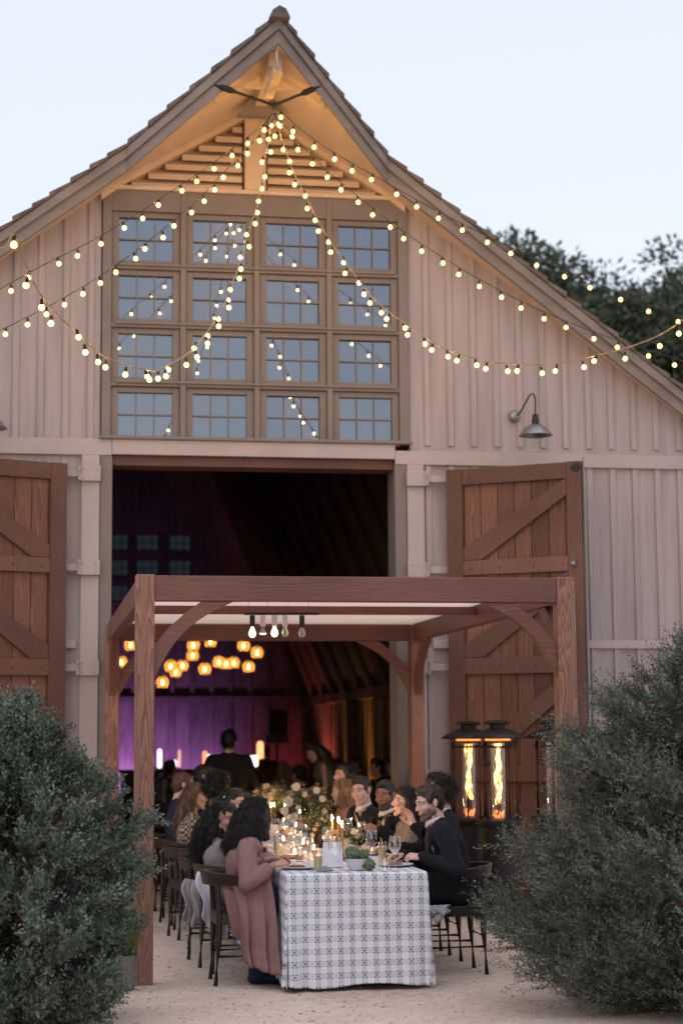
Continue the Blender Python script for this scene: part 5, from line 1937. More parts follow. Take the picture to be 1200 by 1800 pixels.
# hook, chains and hoist under the ridge
hk = thing('hanging_hook', 'dark iron chain bridle with turnbuckles that carries the string lights under the gable', 'hook', (2.18, 16.5, 7.5), None)
mid = at(482, 185, Y=16.45)
for px, py in ((388, 153), (552, 156)):
    e = at(px, py, Y=16.5)
    d_ = unit(mid - e)
    L_ = np.linalg.norm(mid - e)
    MB().tube([e - d_ * 0.06, e, e + d_ * 0.10, e + d_ * 0.16, e + d_ * (L_ * 0.55), mid], [0.012, 0.028, 0.030, 0.013, 0.013, 0.015], 10).build('turnbuckle', M['iron'], hk, smooth=50)
MB().tube([mid + np.array([0, 0, 0.02]), mid - np.array([0, 0, 0.07]), at(484, 205, Y=16.42)], [0.014, 0.012, 0.014], 8).ball(mid, 0.026, 10, 8).build('ring_hook', M['iron'], hk, smooth=60)
ho = thing('hoist', 'tan hoist block hanging on a pale rope from the tip of the gable', 'hoist', (2.19, 16.2, 7.7), None)
a_, b_ = at(489, 122, Y=16.15), at(471, 168, Y=16.45)
MB().bar(a_, b_, 0.10, 0.085, (1, 0, 0)).build('hoist_block', surf('tan_paint', (0.52, 0.36, 0.20), 0.6, 0.2, 14), ho, bevel=0.008)
MB().bar(a_ * 0.66 + b_ * 0.34 + np.array([0, -0.052, 0]), a_ * 0.42 + b_ * 0.58 + np.array([0, -0.052, 0]), 0.022, 0.05, (1, 0, 0)).build('slot', M['dark'], ho)
MB().tube([at(488, 56, Y=16.03), at(486, 95, Y=16.1), a_ + np.array([0, 0, 0.0])], 0.011, 6).build('rope', cloth((0.55, 0.50, 0.46)), ho, smooth=180)

# rail of five lamp holders under the canopy
YR = 14.3
rl = thing('lamp_rail', 'black rail with five bare bulb holders hung under the pergola canopy', 'ceiling light', tuple(at(495, 1078, Y=YR)), None)
e0, e1 = at(429, 1079, Y=YR), at(561, 1079, Y=YR)
MB().bar(e0, e1, 0.03, 0.018).build('rail', M['iron'], rl)
for px in (437, 470, 507, 542):
    q = at(px, 1079, Y=YR)
    MB().tube([q, np.array([q[0], q[1], PT - 0.03])], 0.0025, 5).build('wire', M['cable'], rl)
white_s = surf('white_plastic', (0.62, 0.58, 0.58), 0.5, 0.05, 10, bump=0)
for px, yb, col, kind in ((443.5, 1102, 'cable', 'lit'), (462, 1101, None, 'half'), (482.5, 1101, None, 'lit'), (501, 1101, None, 'clear'), (530.5, 1102, 'cable', 'clear')):
    q0, q1 = at(px, 1080, Y=YR), at(px, yb, Y=YR)
    MB().lathe([(0.0, q1[2] - q0[2]), (0.021, q1[2] - q0[2]), (0.021, -0.008), (0.0, -0.008)], q0, 14, False).build('bulb_holder', M[col] if col else white_s, rl, smooth=40)
    prof = [(0.0, -0.085), (0.018, -0.08), (0.029, -0.06), (0.029, -0.045), (0.016, -0.018), (0.011, 0.0)]
    if kind == 'half':
        MB().lathe([(0.011, 0.0), (0.016, -0.03), (0.028, -0.055)], q1, 14, False).build('bulb', M['galv'], rl, smooth=60)
        MB().lathe([(0.0, -0.066), (0.02, -0.064), (0.029, -0.056), (0.0, -0.055)], q1, 14, False).build('bulb', M['paleled'], rl, smooth=60)
    else:
        MB().lathe(prof, q1, 14, False).build('bulb', M['paleled'] if kind == 'lit' else M['glass'], rl, smooth=180)

# amber pendants inside the barn
m, nt, p = new_mat('amber_glass')
tl = nd(nt, 'ShaderNodeBsdfTranslucent', i_Color=(0.80, 0.48, 0.18, 1))
trn = nd(nt, 'ShaderNodeBsdfTransparent', i_Color=(1.0, 0.72, 0.36, 1))
mx = nd(nt, 'ShaderNodeMixShader')
mx.inputs[0].default_value = 0.5
nt.links.new(tl.outputs[0], mx.inputs[1])
nt.links.new(trn.outputs[0], mx.inputs[2])
nt.links.new(mx.outputs[0], nt.nodes['Material Output'].inputs[0])
M['amber'] = m
M['pendbulb'] = glow('pendant_filament', (1.0, 0.64, 0.28), 42.0)
pend = [(286, 1199, 24, 'lowest'), (300, 1171, 24, 'third from the left, in front of the cluster'), (309, 1181, 24.8, 'just right of and below its neighbour'), (321, 1170, 25.4, 'right of the left cluster'),
        (340, 1134, 24, 'upper of two hung one over the other'), (339, 1152, 25, 'lower of two hung one over the other'), (360, 1176, 24, 'alone below the centre'), (370, 1128, 25, 'topmost in the middle'),
        (385, 1164, 24, 'leftmost of the four in a row'), (397, 1167, 25.5, 'second of the four in a row'), (411, 1165, 25, 'last of the four in a row'), (428, 1135, 24, 'high on the right'), (437, 1172, 24.4, 'low on the right'),
        (452, 1147, 24, 'farthest right'), (230, 1134, 24, 'highest beside the left post'), (214, 1164, 24.5, 'farthest left, half behind the rear post')]
pend0 = None
for px, py, Y, where in pend:
    c = at(px, py, Y=Y)
    lab = 'amber glass globe pendant in the barn, ' + where
    r_ = 0.088
    if pend0 is None:
        pr = thing('pendant_lamp', lab, 'pendant lamp', tuple(c), 'amber pendants inside the barn')
        MB().lathe([(0.03, 0.085), (0.062, 0.065), (0.086, 0.02), (0.084, -0.02), (0.070, -0.06), (0.052, -0.075)], c, 20, False).build('glass_globe', M['amber'], pr, smooth=180)
        MB().lathe([(0.0, -0.035), (0.012, -0.03), (0.017, -0.01), (0.013, 0.02), (0.0, 0.03)], c, 10, False).build('bulb', M['pendbulb'], pr, smooth=180)
        MB().lathe([(0.0, 0.03), (0.014, 0.03), (0.032, 0.088), (0.012, 0.10), (0.0, 0.10)], c, 12, False).build('lamp_cap', M['iron'], pr, smooth=40)
        MB().tube([c + np.array([0, 0, 0.1]), c + np.array([0, 0, 6.66 - 2.5])], 0.004, 5).build('cord', M['cable'], pr)
        pend0 = pr
    else:
        copy_tree(pend0, tuple(c), None, lab)


# ---------------------------------------------------------------- patio heaters
def heater(label, x, y, lit, rz=0.0, src=None):
    hr = thing('patio_heater', label, 'patio heater', (x, y, 0), 'patio heaters by the right hand door', 0)
    c = (x, y, 0)
    MB().lathe([(0.0, 0.004), (0.235, 0.004), (0.24, 0.03), (0.235, 0.09), (0.20, 0.115), (0.19, 0.12), (0.0, 0.121)], c, 32).build('base', M['iron'], hr, smooth=40)
    MB().lathe([(0.168, 0.121), (0.166, 0.30), (0.160, 0.60), (0.158, 0.80), (0.175, 0.815), (0.175, 0.83), (0.0, 0.831)], c, 32, False).build('tank_housing', M['iron'], hr, smooth=40)
    MB().lathe([(0.0, 0.8315), (0.205, 0.832), (0.21, 0.85), (0.205, 0.875), (0.10, 0.885), (0.0, 0.886)], c, 32).build('burner_plate', M['iron'], hr, smooth=40)
    for k in range(6):
        a = rz + k * math.pi / 3
        MB().tube([(x + 0.168 * math.cos(a), y + 0.168 * math.sin(a), 0.876), (x + 0.168 * math.cos(a), y + 0.168 * math.sin(a), 1.575)], 0.009, 6).build('guard_bar', M['iron'], hr, smooth=180)
    rg = MB()
    for z in (1.0, 1.5):
        rg.tube([(x + 0.168 * math.cos(a), y + 0.168 * math.sin(a), z) for a in np.linspace(0, 2 * math.pi, 37)], 0.006, 5, False)
    MB().tube([(x + 0.168 * math.cos(a), y + 0.168 * math.sin(a), 1.525) for a in np.linspace(0, 2 * math.pi, 37)], 0.010, 6, False).build('guard_ring', M['iron'], hr, smooth=180)
    MB().lathe([(0.066, 0.888), (0.066, 1.56)], c, 24, False).build('glass_tube', M['glass'], hr, smooth=180)
    MB().lathe([(0.0, 1.580), (0.11, 1.581), (0.118, 1.60), (0.0, 1.601)], c, 24, False).build('grille', M['ember'] if lit else M['iron'], hr, smooth=40)
    MB().lathe([(0.245, 1.598), (0.255, 1.606), (0.25, 1.615), (0.20, 1.645), (0.13, 1.678), (0.10, 1.688), (0.0, 1.69)], c, 40, False).lathe([(0.0, 1.602), (0.245, 1.5985)], c, 40, False).build('reflector_cap', M['iron'], hr, smooth=40)
    MB().lathe([(0.07, 1.688), (0.072, 1.725), (0.115, 1.73), (0.12, 1.742), (0.09, 1.762), (0.0, 1.768)], c, 28, False).build('vent_cap', M['iron'], hr, smooth=40)
    if lit:
        g = np.random.default_rng(int(x * 100))
        fl = MB()
        for q in range(5):
            ph, L0 = g.uniform(0, 6.28), g.uniform(0.0, 0.12)
            pts, rads = [], []
            for i in range(34):
                t = i / 33
                z = 0.99 + L0 + (1.55 - 0.99 - L0) * t
                rr_ = 0.030 * (0.55 + 0.45 * math.sin(t * 7 + ph))
                pts.append((x + rr_ * math.cos(t * 9 + ph + q * 2.1), y + rr_ * math.sin(t * 9 + ph + q * 2.1), z))
                rads.append(max(0.002, 0.0145 * (0.5 + 0.5 * t) * (0.65 + 0.45 * math.sin(t * 26 + ph * 3 + g.uniform(-0.8, 0.8)))))
            fl.tube(pts, rads, 6)
        fl.build('flame', M['heatflame'], hr, smooth=180)
        em = MB()
        for q in range(9):
            a = q * 0.7
            em.tube([(x + 0.03 * math.cos(a), y + 0.03 * math.sin(a), 0.89), (x + 0.045 * math.cos(a + 0.3), y + 0.045 * math.sin(a + 0.3), 0.915 + 0.02 * (q % 3)), (x + 0.05 * math.cos(a + 0.6), y + 0.05 * math.sin(a + 0.6), 0.94)], [0.008, 0.007, 0.002], 5)
        em.build('burner_flame', M['ember'], hr, smooth=180)
    return hr


hp1, hp2, hp3 = at(829, 1605, Z=0), at(880, 1614, Z=0), at(975, 1601, Z=0)
heater('lit patio heater with a full height spiral flame, left of the trio', hp1[0], 16.75, True, 0.2)
heater('lit patio heater standing nearest, its guard bar in front of the flame', hp2[0], 16.2, True, 0.52 + 0.17)
heater('unlit patio heater half hidden behind the right hand pergola post', at(972, 1400, Y=16.7)[0], 16.7, False, 0.3)

# ---------------------------------------------------------------- lights and gear inside the barn
def uplight(x, y, col, watts, aim, label, spread=78):
    r_ = thing('uplight', label, 'uplight', (x, y, 0.02), 'coloured uplights inside the barn')
    MB().lathe([(0.0, 0.0), (0.09, 0.0), (0.09, 0.03), (0.07, 0.04), (0.07, 0.16), (0.062, 0.16), (0.062, 0.145), (0.0, 0.145)], (x, y, 0.02), 18, False).build('lamp_can', M['iron'], r_, smooth=40)
    MB().lathe([(0.0, 0.147), (0.058, 0.147), (0.058, 0.15), (0.0, 0.151)], (x, y, 0.02), 18, False).build('lens', glow('uplight_lens', col, 6.0), r_)
    ld = bpy.data.lights.new('uplight_beam', 'SPOT')
    ld.energy = watts
    ld.color = col
    ld.spot_size = R(spread)
    ld.spot_blend = 1.0
    ld.shadow_soft_size = 0.06
    lo = bpy.data.objects.new('uplight_beam', ld)
    COL.objects.link(lo)
    lo.parent = r_
    lo.location = (0, 0, 0.19)
    v = Vector(aim) - Vector((x, y, 0.19))
    lo.rotation_euler = v.to_track_quat('-Z', 'Y').to_euler()
    return r_


PUR, MAG, AMB = (0.50, 0.24, 1.0), (1.0, 0.13, 0.24), (1.0, 0.48, 0.07)
for i, (x, w_, lab) in enumerate(((0.6, 330, 'purple uplight at the far wall, left end'), (1.75, 400, 'purple uplight at the far wall, behind the left guests'), (3.0, 300, 'purple uplight at the far wall, behind the standing man'))):
    uplight(x, 33.15, PUR, w_ * 0.98, (x, 34.3, 1.6), lab, 86)
uplight(4.45, 33.0, MAG, 60, (4.6, 34.3, 1.3), 'magenta uplight at the right end of the far wall')
uplight(4.75, 30.6, (1.0, 0.24, 0.16), 300, (5.3, 31.2, 1.9), 'red orange uplight at the far end of the right wall')
for y, w_ in ((26.9, 330), (29.0, 240)):
    uplight(4.82, y, AMB, w_, (5.25, y + 0.1, 1.05), 'amber uplight against the right wall, ' + ('near the doorway' if y < 28 else 'halfway down the barn'), 70)

sp_ = thing('loudspeaker', 'black loudspeaker hanging dark against the purple far wall', 'loudspeaker', tuple(at(487, 1293, Y=29.0) * np.array([1, 1, 0])), None)
c = at(487, 1269, Y=29.0)
MB().box((c[0] - 0.15, 28.85, c[2] - 0.20), (c[0] + 0.15, 29.2, c[2] + 0.20)).build('cabinet', M['iron'], sp_, bevel=0.012)
MB().box((c[0] - 0.135, 28.838, c[2] - 0.18), (c[0] + 0.135, 28.849, c[2] + 0.18)).build('grille', surf('speaker_grille', (0.015, 0.015, 0.016), 0.8, 0.4, 120), sp_)
MB().box((c[0] - 0.19, 28.9, c[2] - 0.33), (c[0] + 0.17, 29.15, c[2] - 0.205)).build('bracket', M['iron'], sp_, bevel=0.01)
MB().tube([(c[0], 29.02, 0.02), (c[0], 29.02, c[2] - 0.33)], 0.022, 10).build('pole', M['iron'], sp_)
for k in range(3):
    a = k * 2.094
    MB().tube([(c[0], 29.02, 0.75), (c[0] + 0.5 * math.cos(a), 29.02 + 0.5 * math.sin(a), 0.03)], 0.014, 8).build('leg', M['iron'], sp_)
# bar counter with small lit things on it
bc = at(360, 1345, Y=31.0)
bz = at(360, 1352, Y=31.0)[2]
bt = thing('bar_counter', 'dark bar counter along the purple far wall with lamps and bottles on it', 'counter', (2.7, 31.0, 0), None)
MB().box((1.5, 30.8, 0.02), (4.3, 31.3, bz - 0.04)).build('counter_front', M['inwood'], bt)
MB().box((1.46, 30.75, bz - 0.039), (4.34, 31.35, bz)).build('counter_top', M['ceil'], bt)


def bar_lamp(px, h, r_, col, s, lab, name='table_lamp', cat='lamp'):
    q = at(px, 1352, Y=30.9)
    lt = thing(name, lab, cat, (q[0], 30.95, bz), None)
    MB().lathe([(0.0, 0.0), (r_ * 0.9, 0.0), (r_ * 0.9, 0.02), (r_ * 0.4, 0.03), (0.0, 0.031)], (q[0], 30.95, bz), 14, False).build('base', M['iron'], lt)
    MB().lathe([(r_ * 0.5, 0.03), (r_, 0.05), (r_, h * 0.9), (r_ * 0.6, h), (0.0, h)], (q[0], 30.95, bz), 14, False).build('lamp_shade', glow(name + '_light', col, s), lt, smooth=40)


bar_lamp(281, 0.34, 0.034, (1.0, 0.90, 1.0), 3.0, 'glowing white tube lamp on the bar counter')
bar_lamp(305, 0.16, 0.06, (0.75, 0.72, 1.0), 2.4, 'small pale blue lamp on the bar counter')
bar_lamp(316, 0.33, 0.022, (1.0, 0.45, 0.35), 1.0, 'slim pink bottle shaped lamp on the bar counter')
bar_lamp(361, 0.30, 0.042, (1.0, 0.24, 0.12), 2.0, 'red orange pillar lamp on the bar counter, left of the standing man')
bar_lamp(369, 0.24, 0.04, (1.0, 0.80, 0.75), 4.5, 'round pale lamp on the bar counter just left of the standing man')
bar_lamp(446, 0.22, 0.07, (0.80, 1.0, 0.90), 2.2, 'white globe lamp on the bar counter, right of the standing man')
bar_lamp(438, 0.12, 0.045, (0.75, 1.0, 0.45), 2.5, 'low green white lamp on the bar counter, right of the standing man')
bar_lamp(458, 0.46, 0.06, (1.0, 0.45, 0.18), 1.6, 'orange lantern lamp on the bar counter beneath the loudspeaker')

# ---------------------------------------------------------------- the table setting
def tt(px, py):
    q = at(px, py, Z=TZ + 0.004)
    q[1] = max(q[1], TY0 + 0.06)
    q[0] = min(max(q[0], TX0 + 0.04), TX1 - 0.04)
    return q


M['redwine'] = surf('red_wine', (0.05, 0.004, 0.008), 0.1, 0.1, 5, bump=0)
M['champagne'] = surf('champagne', (0.62, 0.50, 0.30), 0.15, 0.1, 5, bump=0)
M['rose'] = surf('rose_wine', (0.66, 0.30, 0.24), 0.15, 0.1, 5, bump=0)
M['spirit'] = surf('amber_drink', (0.60, 0.24, 0.05), 0.15, 0.1, 5, bump=0)
M['ceramic'] = surf('white_ceramic', (0.62, 0.62, 0.68), 0.3, 0.06, 6, bump=0)
_proto = {}


def put_copy(key, make, q, label, group=None, scale=1.0, rz=0.0):
    if key not in _proto:
        _proto[key] = make()
        o = _proto[key]
        tag(o, label, None, group)
        o.location = q
        o.scale = (scale,) * 3
        o.rotation_euler = (0, 0, rz)
        return o
    return copy_tree(_proto[key], q, rz, label, group, scale=scale)


def glass_maker(kind, liquid):
    def mk():
        g = thing('wine_glass' if kind == 'wine' else ('flute_glass' if kind == 'flute' else 'tumbler'), 'x', 'glass', (0, 0, 0))
        if kind == 'wine':
            MB().lathe([(0.0, 0.0), (0.036, 0.0), (0.034, 0.003), (0.006, 0.007), (0.0038, 0.02), (0.0038, 0.10), (0.012, 0.112), (0.034, 0.132), (0.043, 0.16), (0.041, 0.195), (0.034, 0.225)], (0, 0, 0), 22, False).build('glass', M['glass'], g, smooth=180)
            if liquid:
                MB().lathe([(0.0, 0.112), (0.012, 0.1135), (0.032, 0.133), (0.0405, 0.155), (0.041, 0.165), (0.0, 0.165)], (0, 0, 0), 20, False).build('drink', M[liquid], g, smooth=40)
        elif kind == 'flute':
            MB().lathe([(0.0, 0.0), (0.027, 0.0), (0.026, 0.006), (0.027, 0.03), (0.031, 0.145)], (0, 0, 0), 20, False).build('glass', M['glass'], g, smooth=60)
            if liquid:
                MB().lathe([(0.0, 0.01), (0.0245, 0.012), (0.0275, 0.09), (0.0, 0.09)], (0, 0, 0), 18, False).build('drink', M[liquid], g, smooth=40)
        else:
            MB().lathe([(0.0, 0.0), (0.030, 0.0), (0.031, 0.008), (0.034, 0.085)], (0, 0, 0), 20, False).build('glass', M['glass'], g, smooth=60)
            if liquid:
                MB().lathe([(0.0, 0.008), (0.028, 0.009), (0.030, 0.045), (0.0, 0.045)], (0, 0, 0), 18, False).build('drink', M[liquid], g, smooth=40)
        return g
    return mk


GG = 'drinking glasses on the long table'
for kind, liq, px, py, lab in (
        ('wine', None, 589, 1533, 'empty stemmed wine glass before the white menu card'), ('wine', 'redwine', 653, 1517, 'wine glass half full of red wine'), ('wine', None, 694, 1530, 'empty stemmed wine glass on the right, before the bearded man'),
        ('flute', 'champagne', 672, 1516, 'tall tumbler of champagne beside the red wine'), ('tumbler', None, 676, 1531, 'short cut tumbler of water on the right table edge'), ('flute', 'champagne', 559, 1530, 'tall tumbler of pale drink left of the menu card'),
        ('flute', None, 547, 1521, 'tall water tumbler behind the pale drink'), ('flute', 'champagne', 488, 1503, 'champagne tumbler beside the hands of the woman in mauve'), ('wine', 'rose', 500, 1496, 'coupe of rose wine on the left side'),
        ('tumbler', 'spirit', 527, 1514, 'tumbler of amber drink held near the plate'), ('wine', None, 531, 1502, 'empty wine glass left of the dark vase'), ('wine', None, 516, 1490, 'wine glass in the middle of the left cluster'),
        ('wine', None, 484, 1488, 'wine glass at the back of the left cluster'), ('flute', None, 540, 1497, 'tall tumbler at the back of the left cluster'), ('wine', None, 575, 1508, 'wine glass behind the menu card'), ('wine', 'redwine', 640, 1496, 'dark wine glass in front of the man in the bow tie'),
        ('flute', None, 622, 1500, 'tumbler behind the bowl of artichokes'), ('wine', None, 505, 1478, 'far wine glass by the first flowers'), ('wine', None, 523, 1472, 'far wine glass right of the first flowers'), ('flute', None, 493, 1470, 'far tumbler on the left table edge'),
        ('wine', None, 612, 1488, 'wine glass by the white flowers'), ('tumbler', None, 660, 1500, 'tumbler by the plate of the woman in profile')):
    q = tt(px, py)
    put_copy(kind + str(liq), glass_maker(kind, liq), tuple(q), lab, GG)

# menu card: a folded white tent card
q = tt(585, 1524)
o = MB().add([(-0.075, 0, 0), (0.075, 0.0, 0), (0.062, 0.02, 0.165), (-0.062, 0.02, 0.165), (-0.075, 0.05, 0), (0.075, 0.05, 0), (0.0, -0.035, 0.0), (0.0, 0.006, 0.165)],
             [(0, 6, 7, 3), (6, 1, 2, 7), (1, 5, 2), (5, 4, 3, 2), (4, 0, 3)])
o.v[0] = o.v[0] + q
tag(o.build('menu_card', cloth((0.72, 0.70, 0.76), 'cloth', 0.6), None, tuple(q), solid=0.002), 'blank folded white card standing at the near end of the table', 'card')
# bowl and artichokes
q = tt(628, 1529)
bw_ = thing('bowl', 'white bowl with two green artichokes at the near end of the table', 'bowl', tuple(q))
MB().lathe([(0.0, 0.0), (0.052, 0.0), (0.058, 0.008), (0.078, 0.052), (0.088, 0.075), (0.083, 0.075), (0.070, 0.045), (0.045, 0.012), (0.0, 0.01)], q, 30, False).build('bowl_body', M['ceramic'], bw_, smooth=60)
M['arti'] = surf('artichoke_green', (0.10, 0.15, 0.085), 0.6, 0.3, 30, bump=0.3)


def artichoke(c, r_, label, tilt):
    g = np.random.default_rng(int(c[0] * 1000))
    b = MB().ball((0, 0, 0), r_ * 0.8, 12, 8)
    for ring in range(6):
        n = 9 - ring
        el = -0.7 + ring * 0.38
        for k in range(n):
            a = 2 * math.pi * (k + 0.5 * (ring % 2)) / n
            o_ = np.array([math.cos(a) * math.cos(el), math.sin(a) * math.cos(el), math.sin(el)])
            t_ = np.array([-math.sin(a), math.cos(a), 0])
            u_ = np.cross(o_, t_) * -1 if np.cross(o_, t_)[2] < 0 else np.cross(o_, t_)
            p0 = o_ * r_ * 0.78
            w_ = r_ * 0.42
            b.add([p0 - t_ * w_ - u_ * w_ * 0.6, p0 + t_ * w_ - u_ * w_ * 0.6, p0 + o_ * r_ * 0.22 + t_ * w_ * 0.8 + u_ * w_ * 0.5, p0 + o_ * r_ * 0.16 + u_ * w_ * 1.35, p0 + o_ * r_ * 0.22 - t_ * w_ * 0.8 + u_ * w_ * 0.5, p0 + o_ * r_ * 0.28], [(0, 1, 5), (1, 2, 5), (2, 3, 5), (3, 4, 5), (4, 0, 5)])
    b.tube([(0, 0, -r_ * 0.75), (0.004, 0, -r_ * 1.25)], 0.009, 8)
    rm = np.array(Matrix.Rotation(tilt, 3, 'Y'))
    b.v = [np.concatenate(b.v) @ rm.T + np.asarray(c)]
    tag(b.build('artichoke', M['arti'], None, tuple(c), smooth=30), label, 'artichoke', 'artichokes')


artichoke(q + np.array([-0.035, 0.0, 0.098]), 0.055, 'large artichoke in the white bowl, left one', 1.2)
artichoke(q + np.array([0.043, 0.01, 0.090]), 0.042, 'smaller artichoke in the white bowl, right one', -1.1)
artichoke(tt(649, 1530) + np.array([0, 0, 0.036]), 0.038, 'small artichoke lying on the cloth beside the bowl', 1.5)
# plates with folded food, napkin
for px, py, rr_, lab in ((525, 1527, 0.125, 'white dinner plate before the woman in mauve'), (712, 1522, 0.125, 'white dinner plate before the bearded man'), (668, 1502, 0.12, 'white dinner plate before the curly haired man'), (505, 1508, 0.12, 'white dinner plate before the woman in grey')):
    q = tt(px, py)
    q[0] = min(max(q[0], TX0 + rr_), TX1 - rr_ * 0.9)
    pl = thing('plate', lab, 'plate', tuple(q), 'dinner plates on the long table')
    MB().lathe([(0.0, 0.0), (rr_ * 0.6, 0.0), (rr_, 0.013), (rr_, 0.016), (rr_ * 0.62, 0.005), (0.0, 0.005)], q, 34, False).build('dish', M['ceramic'], pl, smooth=60)
    g = np.random.default_rng(px)
    fd = MB()
    for k in range(7):
        a, d_ = g.uniform(0, 6.28), g.uniform(0, rr_ * 0.42)
        fd.ball((q[0] + d_ * math.cos(a), q[1] + d_ * math.sin(a), q[2] + 0.014), (g.uniform(0.015, 0.03), g.uniform(0.012, 0.022), g.uniform(0.008, 0.014)), 8, 6)
    fd.build('food', surf('roast_food', (0.22, 0.12, 0.06), 0.6, 0.5, 60), pl, smooth=180)
q = tt(572, 1532)
MB().add([q + np.array(v) for v in ((-0.06, -0.02, 0.004), (0.055, -0.01, 0.004), (0.01, 0.07, 0.03), (-0.045, 0.06, 0.018))], [(0, 1, 2, 3)]).build('napkin', cloth((0.20, 0.25, 0.235)), None, tuple(q), solid=0.008)
tag(bpy.data.objects['napkin.001'] if 'napkin.001' in bpy.data.objects else bpy.data.objects['napkin'], 'folded sage green napkin at the near table edge', 'napkin')

# candles
M['wax'] = surf('ochre_wax', (0.52, 0.25, 0.09), 0.5, 0.08, 10, bump=0)


def flame(c, parent, s=1.0):
    MB().lathe([(0.0, 0.0), (0.0045 * s, 0.006 * s), (0.0065 * s, 0.014 * s), (0.0045 * s, 0.026 * s), (0.0, 0.040 * s)], c, 10, False).build('flame', M['flame'], parent, smooth=180)


def taper(px, py, h, lab, r_=0.0105):
    q = tt(px, py)
    t_ = thing('taper_candle', lab, 'candle', tuple(q), 'ochre taper candles on the long table')
    MB().lathe([(0.0, 0.0), (0.032, 0.0), (0.03, 0.012), (0.014, 0.018), (0.014, 0.05), (0.0, 0.05)], q, 16, False).build('candle_holder', M['iron'], t_, smooth=40)
    MB().lathe([(r_, 0.045), (r_ * 0.9, h), (r_ * 0.5, h + 0.003), (0.0, h + 0.003)], q, 12, False).build('wax_stick', M['wax'], t_, smooth=40)
    MB().tube([q + np.array([0, 0, h]), q + np.array([0, 0, h + 0.010])], 0.0012, 5).build('wick', M['cable'], t_)
    flame(q + np.array([0, 0, h + 0.006]), t_, 1.0)
    return t_


taper(601.5, 1513, 0.235, 'front ochre taper candle, burning beside the menu card')
taper(595, 1499, 0.225, 'second ochre taper candle, just behind the front one')
taper(584, 1498, 0.235, 'leftmost ochre taper candle in the near group of three')
taper(565, 1462, 0.16, 'burning taper behind the dark vase')
taper(571, 1459, 0.15, 'burning taper right of the one behind the dark vase')
taper(476, 1447, 0.16, 'burning taper at the far left flowers')
taper(491, 1444, 0.15, 'burning taper right of the far left flowers')


taper(538, 1452, 0.20, 'burning taper left of the large dahlias')
taper(549, 1450, 0.19, 'burning taper rising through the large dahlias')
taper(506, 1440, 0.20, 'burning taper beyond the dahlias on the left side')


def votive(px, py, lab):
    q = tt(px, py)
    v = thing('votive_candle', lab, 'candle', tuple(q), 'votive candles on the long table')
    MB().lathe([(0.0, 0.002), (0.03, 0.002), (0.034, 0.07)], q, 16, False).build('glass_cup', M['glass'], v, smooth=60)
    MB().lathe([(0.0, 0.004), (0.027, 0.004), (0.027, 0.03), (0.0, 0.03)], q, 14, False).build('wax', M['wax'], v)
    flame(q + np.array([0, 0, 0.032]), v, 0.9)


for px, py, lab in ((518, 1508, 'votive candle among the left hand glasses'), (533, 1490, 'votive candle behind the left hand glasses'), (498, 1484, 'votive candle near the woman in grey'), (552, 1500, 'votive candle under the dark vase'), (610, 1478, 'votive candle right of the dark vase'), (545, 1466, 'votive candle under the large flowers'), (520, 1458, 'votive candle left of the large flowers'), (505, 1450, 'votive candle far down the table')):
    votive(px, py, lab)

# flowers
M['petal_w'] = surf('ivory_petals', (0.84, 0.78, 0.66), 0.7, 0.1, 30, bump=0)
M['petal_p'] = surf('peach_petals', (0.74, 0.56, 0.44), 0.7, 0.15, 30, bump=0)
M['herb'] = leafy('table_greens', (0.035, 0.06, 0.02), (0.16, 0.19, 0.09), 0.6, 0.3)
M['herb_d'] = leafy('dry_grass_heads', (0.28, 0.22, 0.12), (0.62, 0.54, 0.36), 0.7, 0.3)


def leaves_mesh(cen, dirs, length, width, g, bend=0.25):
    """diamond leaves: four corners each, folded a little along the middle"""
    n = len(cen)
    dirs = dirs / (np.linalg.norm(dirs, axis=1)[:, None] + 1e-9)
    rnd = g.normal(size=(n, 3))
    side = np.cross(dirs, rnd)
    side /= np.linalg.norm(side, axis=1)[:, None] + 1e-9
    nn = np.cross(side, dirs)
    L = (length * g.uniform(0.6, 1.25, n))[:, None]
    Wd = (width * g.uniform(0.7, 1.2, n))[:, None]
    v = np.empty((n, 4, 3))
    v[:, 0] = cen
    v[:, 1] = cen + dirs * L * 0.45 + side * Wd * 0.5 + nn * L * bend * 0.3
    v[:, 2] = cen + dirs * L + nn * L * bend * 0.1
    v[:, 3] = cen + dirs * L * 0.45 - side * Wd * 0.5 + nn * L * bend * 0.3
    f = np.arange(n * 4)
    return v.reshape(-1, 3), f


def blossom(c, r_, face, mat, parent, g):
    face = unit(face)
    _, s_, t_ = frame_of(face)
    b = MB()
    for ring, (rad, n, tilt, ln) in enumerate(((0.30, 6, 1.15, 0.55), (0.45, 9, 0.8, 0.65), (0.55, 12, 0.4, 0.75), (0.55, 13, 0.05, 0.8))):
        for k in range(n):
            a = 2 * math.pi * (k + 0.5 * (ring % 2)) / n + g.uniform(-0.1, 0.1)
            o_ = s_ * math.cos(a) + t_ * math.sin(a)
            d_ = unit(o_ * math.cos(tilt) + face * math.sin(tilt))
            w_ = np.cross(face, o_)
            p0 = np.asarray(c) + o_ * r_ * rad * 0.4 + face * r_ * (0.35 - 0.1 * ring)
            L_ = r_ * ln * g.uniform(0.85, 1.1)
            b.add([p0, p0 + d_ * L_ * 0.55 + w_ * r_ * 0.22 + face * 0.04 * r_, p0 + d_ * L_ + face * r_ * 0.12, p0 + d_ * L_ * 0.55 - w_ * r_ * 0.22 + face * 0.04 * r_], [(0, 1, 2, 3)])
    b.ball(np.asarray(c) + face * r_ * 0.25, r_ * 0.22, 8, 6)
    return b.build('blossom', mat, parent, smooth=None)


